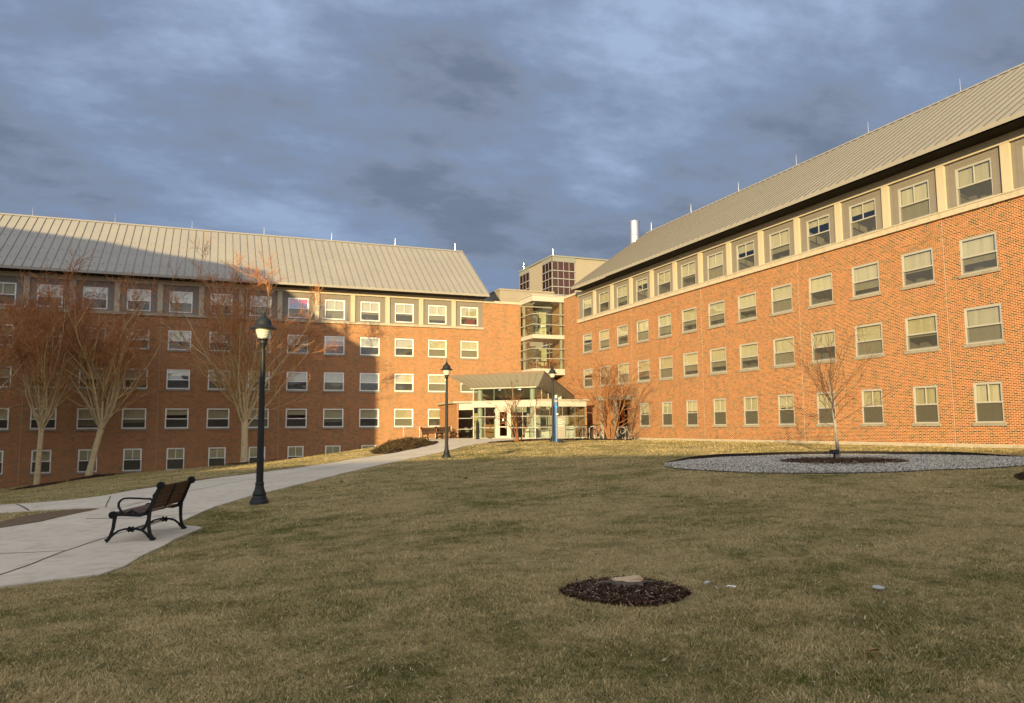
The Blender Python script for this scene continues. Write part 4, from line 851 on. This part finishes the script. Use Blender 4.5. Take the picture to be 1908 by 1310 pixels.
m=MB(); m.tube([(0,0,2.42),(0,0,2.58)],.095,16); m.build('beacon',M['blue'],t,True)
m=MB(); m.tube([(.0,-.105,2.04),(.0,-.14,2.04)],.05,12); m.build('blue_light',M['bluel'],t)
x,y=18.70,39.5; gz=T(x,y)-.02
vd=Vector((-x,-y)).normalized(); srz=math.atan2(vd.y,vd.x)+R_(90)+R_(12)
t=thing('entrance_sign','upright grey sign panel with white lettering beside the blue phone pole','sign',(x,y,gz),srz)
m=MB(); m.box(-.23,.23,-.06,.06,.26,1.52); m.build('panel',M['sign'],t)
m=MB(); m.box(-.12,.12,-.03,.03,-.2,.258); m.build('post',M['post'],t)
def text(body,size,loc,parent,mat,name='lettering'):
    c=bpy.data.curves.new(name,'FONT'); c.body=body; c.size=size; c.align_x='LEFT'; c.extrude=.002
    o=bpy.data.objects.new(name,c); COL.objects.link(o); dg=bpy.context.evaluated_depsgraph_get(); dg.update()
    me=bpy.data.meshes.new_from_object(o.evaluated_get(dg)); bpy.data.objects.remove(o); me.materials.clear(); me.materials.append(mat)
    q=link(name,me,parent); q.location=loc; q.rotation_euler=(R_(90),0,0); return q
text('Garrigus',.105,(-.2,-.065,1.2),t,M['text']); text('Suites',.105,(-.2,-.065,1.09),t,M['text'])
m=MB(); m.box(-.2,.03,-.063,-.058,1.34,1.36); m.box(-.2,.14,-.063,-.058,.97,.99); m.build('small_lettering',M['text'],t)

# ------------------------------------------------------------------ bicycles and hoops
def bicycle(loc,rz,label,col,tilt=.12):
    t=thing('bicycle',label,'bicycle',loc,rz,'bicycles parked by the side door'); t.rotation_euler=(tilt,0,rz)
    fm=plain('bike_paint',col,.35,.5)
    for x in (-.52,.52):
        m=MB(); m.tube([(x+.33*math.cos(a),0,.34+.33*math.sin(a)) for a in [2*math.pi*i/28 for i in range(29)]],.02,6,cap=False); w_=m.build('wheel',M['tyre'],t,True)
        m=MB(); m.tube([(x+.305*math.cos(a),0,.34+.305*math.sin(a)) for a in [2*math.pi*i/28 for i in range(29)]],.009,5,cap=False)
        for i in range(12): a=2*math.pi*i/12; m.tube([(x,0,.34),(x+.3*math.cos(a),0,.34+.3*math.sin(a))],.003,3,cap=False)
        m.build('rim',M['alu'],w_)
    m=MB()
    for a,b,r in (((-.52,0,.34),(-.05,0,.30),.012),((-.52,0,.34),(-.17,0,.78),.011),((-.05,0,.30),(-.20,0,.88),.016),((-.05,0,.30),(.36,0,.72),.018),((-.17,0,.78),(.34,0,.84),.016),((.36,0,.70),(.33,0,.90),.02),((.36,0,.70),(.52,0,.34),.014)): m.tube([a,b],r,6)
    m.build('frame',fm,t)
    m=MB(); m.tube([(.33,0,.9),(.35,0,1.0)],.013,6); m.tube([(.38,-.28,1.03),(.35,-.05,1.0),(.35,.05,1.0),(.38,.28,1.03)],.013,6); m.build('handlebar',M['black'],t)
    m=MB(); m.obox((-.22,0,.93),(.13,0,.01),(0,.06,0),(0,0,.02)); m.build('saddle',M['black'],t)
    m=MB(); m.tube([(-.05,-.02,.30),(-.05,.02,.30)],.09,14); m.tube([(-.05,.04,.30),(.05,.06,.18)],.01,5); m.tube([(-.05,-.04,.30),(-.15,-.06,.42)],.01,5); m.build('crank',M['black'],t)
    return t
for (x,y),rz,l,c,ti in (((24.1,46.6),R_(15),'dark bicycle left of the multi stemmed tree',(.03,.03,.035),.1),((24.7,46.2),R_(30),'second dark bicycle leaning close beside the multi stemmed tree on its left',(.12,.02,.05),-.12),((26.3,45.9),R_(-12),'bicycle with pale wheel right of the multi stemmed tree',(.30,.30,.30),.1),((27.0,46.4),R_(25),'dark bicycle nearest the side door of the right wing',(.02,.025,.03),-.1)):
    bicycle((x,y,T(x,y)+.03),rz,l,c,ti)
def hoop(x,y,rz,label):
    t=thing('bike_hoop',label,'bike rack',(x,y,T(x,y)),rz,'steel bicycle hoops')
    m=MB(); P=[(-.25,0,-.1),(-.25,0,.7)]+[(-.25*math.cos(a),0,.7+.2*math.sin(a)) for a in [math.pi*i/8 for i in range(1,8)]]+[(.25,0,.7),(.25,0,-.1)]; m.tube(P,.035,8); m.build('tube',M['alu'],t,True)
    m=MB(); m.box(-.32,-.18,-.07,.07,-.02,.05); m.box(.18,.32,-.07,.07,-.02,.05); m.build('foot_plate',M['alu'],t)
for (x,y),l in (((23.0,45.9),'leftmost pale bicycle hoop beside the grey sign'),((24.4,46.5),'pale bicycle hoop between the two dark bicycles'),((25.2,46.0),'pale bicycle hoop just left of the multi stemmed tree trunks'),((26.5,46.3),'pale bicycle hoop right of the multi stemmed tree')): hoop(x,y,R_(-35),l)

# ------------------------------------------------------------------ trees
def tubes_np(segs,n=4):
    # segs: array (k,8): p0 xyz, p1 xyz, r0, r1
    A=np.array(segs,float); k=len(A); p0,p1=A[:,:3],A[:,3:6]; d=p1-p0; d/=np.maximum(np.linalg.norm(d,axis=1,keepdims=True),1e-9)
    ref=np.where(np.abs(d[:,2:3])<.9,np.array([[0,0,1.]]),np.array([[1.,0,0]])); a=np.cross(d,ref); a/=np.linalg.norm(a,axis=1,keepdims=True); b=np.cross(d,a)
    V=np.zeros((k,2*n,3))
    for j in range(n):
        th=2*np.pi*j/n; o=a*math.cos(th)+b*math.sin(th); V[:,j]=p0+o*A[:,6:7]; V[:,n+j]=p1+o*A[:,7:8]
    base=np.arange(k)[:,None]*2*n; F=np.concatenate([base+np.array([j,(j+1)%n,n+(j+1)%n,n+j]) for j in range(n)])
    return V.reshape(-1,3),F
class Tree:
    def __init__(s,seed): s.q=random.Random(seed); s.trunk=[]; s.limb=[]; s.twig=[]
    def branch(s,p,d,L,r0,r1,out,nseg=5,up=.25,wob=.12):
        q=s.q; P=[Vector(p)]; d=Vector(d).normalized(); pts=[(P[0].copy(),d.copy(),r0)]
        for i in range(nseg):
            d=(d+Vector((q.gauss(0,wob),q.gauss(0,wob),q.gauss(0,wob)+up/nseg))).normalized()
            n=P[-1]+d*L/nseg; ra=r0+(r1-r0)*i/nseg; rb=r0+(r1-r0)*(i+1)/nseg
            out.append((*P[-1],*n,ra,rb)); P.append(n); pts.append((n.copy(),d.copy(),rb))
        return pts
    def side(s,d,ang):
        q=s.q; a=Vector((q.gauss(0,1),q.gauss(0,1),q.gauss(0,1))); a=(a-d*a.dot(d)).normalized(); return (d*math.cos(ang)+a*math.sin(ang)).normalized()
    def at(s,pts,f):
        x=f*(len(pts)-1); i=min(int(x),len(pts)-2); t=x-i; return pts[i][0].lerp(pts[i+1][0],t),pts[i][1].lerp(pts[i+1][1],t).normalized(),pts[i][2]*(1-t)+pts[i+1][2]*t
def build_tree(name,label,loc,tr,mats,cat='tree',group=None,nt=10):
    t=thing(name,label,cat,loc,0,group)
    for nm,segs,mt,n in (('trunk',tr.trunk,mats[0],nt),('limbs',tr.limb,mats[1],6),('twigs',tr.twig,mats[2],3)):
        if segs: V,F=tubes_np(segs,n); link(nm,np_mesh(nm,V,F,mt,True),t)
    return t
def zelkova(seed,H,fork,tr,lean,spread,nl,dens):
    T_=Tree(seed); q=T_.q; lx,ly=lean
    top=Vector((lx,ly,fork)); P=[Vector((0,0,-.3)),Vector((lx*.03,ly*.03,.12)),Vector((lx*.3,ly*.3,fork*.33)),Vector((lx*.62,ly*.62,fork*.66)),top,top+Vector((lx*.1,ly*.1,.4))]; R=[tr*1.5,tr*1.25,tr*1.02,tr*.95,tr*1.0,tr*.75]
    # smooth trunk in one chain
    for i in range(5): T_.trunk.append((*P[i],*P[i+1],R[i],R[i+1]))
    for i in range(nl):
        az=2*math.pi*(i+q.uniform(-.3,.3))/nl; inc=R_(q.uniform(5,36))*spread; L=(H-fork)*q.uniform(.66,.92)*(1.08-.2*inc)
        d=Vector((math.sin(inc)*math.cos(az),math.sin(inc)*math.sin(az),math.cos(inc)))
        st=top+Vector((0,0,q.uniform(-.5,.35)))
        lim=T_.branch(st,d,L,tr*q.uniform(.26,.46),.013,T_.trunk,10,.16,.075)
        for j in range(int(12*dens)):
            f=q.uniform(.10,.95)**.85; p,dd,r=T_.at(lim,f); l2=L*q.uniform(.28,.5)*(1.1-.5*f)
            sec=T_.branch(p,T_.side(dd,R_(q.uniform(18,46))),l2,min(r*.75,.05),.009,T_.limb,5,.25,.11)
            for k in range(int((6+4*f)*dens)):
                f2=q.uniform(.15,1); p2,d2,r2=T_.at(sec,f2); l3=l2*q.uniform(.25,.5)
                ter=T_.branch(p2,T_.side(d2,R_(q.uniform(20,55))),l3,.014,.008,T_.twig if f>.35 else T_.limb,3,.18,.16)
                for m_ in range(int((2.5+8.5*f)*dens)):
                    p3,d3,_=T_.at(ter,q.uniform(.15,1)); T_.branch(p3,T_.side(d3,R_(q.uniform(22,60))),q.uniform(.4,.95),.0115,.006,T_.twig,2,.1,.2)
    return T_
G_='bare street trees in front of the left wing'
ZM=(M['bark'],M['limb'],M['twig'])
def tl(p): return (p[0],p[1],T(*p))
build_tree('bare_tree','leftmost bare tree with pale forked trunk and red brown twigs before the left wing',tl(T1),zelkova(3,14.3,3.9,.165,(.10,0),1.12,15,.82),ZM,group=G_)
build_tree('bare_tree','leaning bare tree with pale trunk beside the leftmost tree',tl(T2),zelkova(8,13.9,3.3,.205,(.62,.05),1.02,16,.8),ZM,group=G_)
build_tree('bare_tree','bare tree with pale trunk standing behind the near lamp post',tl(T3),zelkova(14,14.3,2.8,.235,(-.03,0),1.08,16,.8),ZM,group=G_)
build_tree('bare_tree','bare tree whose twigs reach in from the left edge of the frame',tl(T0),zelkova(21,13.2,3.4,.18,(-.2,0),1.1,10,.8),ZM,group=G_)
def young_tree():
    T_=Tree(5); q=T_.q; P=[(0,0,-.1),(-.01,0,.3),(-.04,0,.75),(-.07,.0,1.15),(-.13,0,1.7),(-.2,0,2.3),(-.22,0,2.9)]; R=[.085,.062,.055,.05,.036,.024,.014]
    for i in range(6): T_.trunk.append((*P[i],*P[i+1],R[i],R[i+1]))
    for i in range(26):
        z=q.uniform(.95,2.5); x=np.interp(z,[p[2] for p in P],[p[0] for p in P]); az=q.uniform(0,2*math.pi); inc=R_(q.uniform(34,76)-11*(z-1))
        d=(math.sin(inc)*math.cos(az),math.sin(inc)*math.sin(az),math.cos(inc)); L=q.uniform(1.3,2.75)*(1.25-.18*z)
        b=T_.branch((x,0,z),d,L,.0125,.004,T_.limb,6,.42,.10)
        for k in range(5):
            p,dd,r=T_.at(b,q.uniform(.25,.95)); s2=T_.branch(p,T_.side(dd,R_(q.uniform(25,50))),L*q.uniform(.2,.42),.007,.0035,T_.twig,4,.2,.14)
            for m_ in range(2): p3,d3,_=T_.at(s2,q.uniform(.3,1)); T_.branch(p3,T_.side(d3,R_(35)),q.uniform(.12,.35),.004,.0025,T_.twig,2,.2,.2)
    return T_
build_tree('young_tree','small bare young tree standing in the mulch circle of the gravel bed',(19.45,19.7,T(19.45,19.7)+.02),young_tree(),(M['gbark'],M['btwig'],M['btwig']),nt=12)
def birch(seed,H,ns,spread,dens,sr=.065):
    T_=Tree(seed); q=T_.q
    for i in range(ns):
        az=2*math.pi*i/ns+q.uniform(-.3,.3); inc=R_(q.uniform(6,24))*spread; d=(math.sin(inc)*math.cos(az),math.sin(inc)*math.sin(az),math.cos(inc))
        st=T_.branch((.12*math.cos(az),.12*math.sin(az),-.1),d,H*q.uniform(.75,1),sr,.010,T_.trunk,9,.1,.09)
        for j in range(int(11*dens)):
            f=q.uniform(.2,.98); p,dd,r=T_.at(st,f); L=H*q.uniform(.22,.42)*(1.15-.6*f); b=T_.branch(p,T_.side(dd,R_(q.uniform(28,60))),L,min(.028,r*.6),.006,T_.limb,5,.15,.13)
            for k in range(int(6*dens)):
                p2,d2,_=T_.at(b,q.uniform(.2,1)); s2=T_.branch(p2,T_.side(d2,R_(q.uniform(25,55))),L*q.uniform(.25,.5),.0075,.004,T_.twig,3,.1,.18)
                for m_ in range(int(2*dens)): p3,d3,_=T_.at(s2,q.uniform(.2,1)); T_.branch(p3,T_.side(d3,R_(40)),q.uniform(.15,.4),.006,.0035,T_.twig,2,.05,.2)
    return T_
BM=(M['birch'],M['birch'],M['birchtwig'])
x,y=24.9,44.9; build_tree('multi_stem_tree','orange barked multi stemmed bare tree by the bicycles at the right wing',(x,y,T(x,y)),birch(4,5.4,8,1.35,1.15),BM,group='multi stemmed bare trees at the entrance')
x,y=17.87,44.1; build_tree('multi_stem_tree','smaller thin multi stemmed bare tree in front of the glass doors',(x,y,T(x,y)),birch(12,3.9,5,1.35,.95,.042),(M['birch'],M['birch'],M['birchtwig']),group='multi stemmed bare trees at the entrance')
# low shrubs on the mulch bank
def shrub(x,y,rx,ry,h,seed,label):
    q=np.random.default_rng(seed); n=3800; r=np.sqrt(q.random(n)); a=q.uniform(0,2*np.pi,n); px,py=x+rx*r*np.cos(a),y+ry*r*np.sin(a); top=h*np.sqrt(np.clip(1-r*r,0,1))*(.68+.34*np.sin(px*4+seed)*np.cos(py*3.1)+.16*np.sin(px*9)*np.sin(py*8+seed))
    pz=tz(px,py)+top*q.uniform(.35,1.05,n)+.02; d=q.normal(0,1,(n,3)); d[:,2]=np.abs(d[:,2])*.6; d/=np.linalg.norm(d,axis=1,keepdims=True); e=np.cross(d,q.normal(0,1,(n,3))); e/=np.linalg.norm(e,axis=1,keepdims=True)
    L=q.uniform(.10,.26,n)[:,None]; C=np.c_[px,py,pz]; V=np.stack([C-e*.014,C+e*.014,C+d*L+e*.008,C+d*L-e*.008],1).reshape(-1,3)
    o=link('low_shrub',np_mesh('low_shrub',V-np.array([x,y,T(x,y)]),np.arange(4*n).reshape(-1,4),M['shrubl'])); o.location=(x,y,T(x,y)); tag(o,label,'shrub',group='low dormant shrubs by the path')
for i,(x,y,rx,ry,h,l) in enumerate(((10.6,46.2,1.3,1.9,.32,'leftmost low dark shrub on the mulch bank beside the path'),(12.3,49.4,1.5,2.0,.45,'second low dark shrub from the left on the mulch bank'),(12.9,53.2,1.5,2.2,.5,'third low dark shrub from the left, against the brick wall'),(14.0,56.2,1.3,1.3,.3,'rightmost low dark shrub on the bank, nearest the benches'))): shrub(x,y,rx,ry,h,30+i,l)

# ------------------------------------------------------------------ stump, plaque, litter
x,y=4.03,6.95; t=thing('tree_stump','flat cut tree stump with pale top in the dark mulch circle','stump',(x,y,T(x,y)+.03),R_(20))
m=MB(); n=26; rr=[.145*(1+.13*math.sin(3*a+.5)+.06*math.sin(7*a)) for a in [2*math.pi*i/n for i in range(n)]]
vs=[(rr[i]*s*math.cos(2*math.pi*i/n)*1.25,rr[i]*s*math.sin(2*math.pi*i/n),z) for z,s in ((-.05,1.16),(.0,1.07),(.035,1.0)) for i in range(n)]
m.add(vs,[(k*n+i,k*n+(i+1)%n,(k+1)*n+(i+1)%n,(k+1)*n+i) for k in range(2) for i in range(n)]); m.build('bark',M['stumpbark'],t,True)
m=MB(); m.add([(rr[i]*math.cos(2*math.pi*i/n)*1.25,rr[i]*math.sin(2*math.pi*i/n),.035+.003*math.sin(i)) for i in range(n)]+[(0,0,.039)],[(i,(i+1)%n,n) for i in range(n)]); m.build('cut_face',M['stump'],t)
m=MB()
for a,l in ((.4,.36),(2.4,.42),(3.6,.3),(5.4,.4),(4.5,.28)): m.tube([(.11*math.cos(a),.09*math.sin(a),.0),(l*.7*math.cos(a),l*.7*math.sin(a),-.005),(l*math.cos(a+.1),l*math.sin(a+.1),-.03)],[.028,.018,.008],7)
m.build('roots',M['stumpbark'],t,True)
x,y=18.9,19.3; t=thing('memorial_plaque','small dark tilted plaque at the foot of the young tree','plaque',(x,y,T(x,y)+.04),math.atan2(-y,-x)+R_(90))
m=MB(); m.obox((0,0,.22),(.15,0,0),(0,.11,.06),(0,-.006,.01)); m.build('plate',M['black'],t)
m=MB(); m.box(-.03,.03,-.02,.04,-.1,.2); m.build('stake',M['black'],t)
def litter(name,label,cat,x,y,m,mat,rz=0,smooth=False,group=None,dz=.035):
    o=m.build(name,mat,None,smooth); o.location=(x,y,T(x,y)+dz); o.rotation_euler=(rnd.uniform(-.06,.06),rnd.uniform(-.06,.06),rz); return tag(o,label,cat,group)
m=MB(); m.lathe([(.055,0),(.056,.008),(.05,.012),(.045,.018),(.035,.02),(.033,.012),(.002,.012)],n=24); litter('cup_lid','clear round plastic cup lid lying on the right foreground lawn','lid',5.95,5.61,m,M['plastic'],0,True)
m=MB(); m.add([(-.05,0,0),(.0,-.02,.02),(.055,0,.005),(.05,.025,.012),(-.02,.02,.02)],[(0,1,4),(1,2,3,4)]); litter('paper_scrap','bright white paper scrap right of the stump','scrap',4.72,6.23,m,M['paper'],-.9)
m=MB(); m.add([(-.06,0,0),(.0,-.02,.012),(.06,.01,.005),(.0,.03,.015)],[(0,1,3),(1,2,3)]); litter('paper_scrap','faint pale paper scrap nearest the right edge of the stump mulch','scrap',4.66,6.5,m,M['plastic'],.3)
for x,y,l in ((6.43,19.6,'brown dead leaf on the lawn left of centre, far from the path'),(6.25,20.6,'second brown dead leaf just behind another on the mid lawn'),(1.73,10.13,'brown dead leaf on the near lawn right of the bench'),(13.2,10.6,'brown dead leaf on the lawn before the gravel bed'),(4.39,4.21,'curled dead leaf low in the right foreground'),(3.6,22.4,'pale dead leaf on the lawn right of the near lamp post')):
    m=MB(); s=1.6 if y>15 else 1; m.add([(-.06*s,0,0),(-.01*s,-.03*s,.02),(.06*s,.0,.012),(.0,.035*s,.03*s),(.02*s,0,.006)],[(0,1,4),(1,2,4),(2,3,4),(3,0,4)]); litter('dead_leaf',l,'leaf',x,y,m,M['leaf'],rnd.uniform(0,6),group='dead leaves on the lawn')
# tiny pale clippings scattered in the turf
n=260; d=(np.sqrt(3.6)+nrng.random(n)*(np.sqrt(30)-np.sqrt(3.6)))**2; tt=nrng.uniform(-.75,.75,n); G=(tt*d)[:,None]*np.array([.9293,-.3690])+d[:,None]*np.array([.3697,.9291]); k=~inside(G,pathS)&~inside(G,GRAVEL)&(G[:,0]<28); G=G[k]; n=len(G)
a=nrng.uniform(0,6.3,n); s=nrng.uniform(.012,.04,n); ux=np.stack([np.cos(a),np.sin(a),nrng.normal(0,.2,n)],1)*s[:,None]; uy=np.stack([-np.sin(a),np.cos(a),nrng.normal(0,.3,n)],1)*(s*nrng.uniform(.2,.5,n))[:,None]; C=np.c_[G,tz(G[:,0],G[:,1])+.035]
tag(link('turf_litter',np_mesh('turf_litter',np.stack([C-ux,C-uy,C+ux,C+uy],1).reshape(-1,3),np.arange(4*n).reshape(-1,4),island_mat('straw_bits',[(0,(.16,.11,.06)),(.6,(.30,.24,.15)),(.9,(.42,.37,.27)),(1,(.55,.5,.4))]))),'pale bits of straw and dead leaf scattered over the turf',None,kind='stuff')
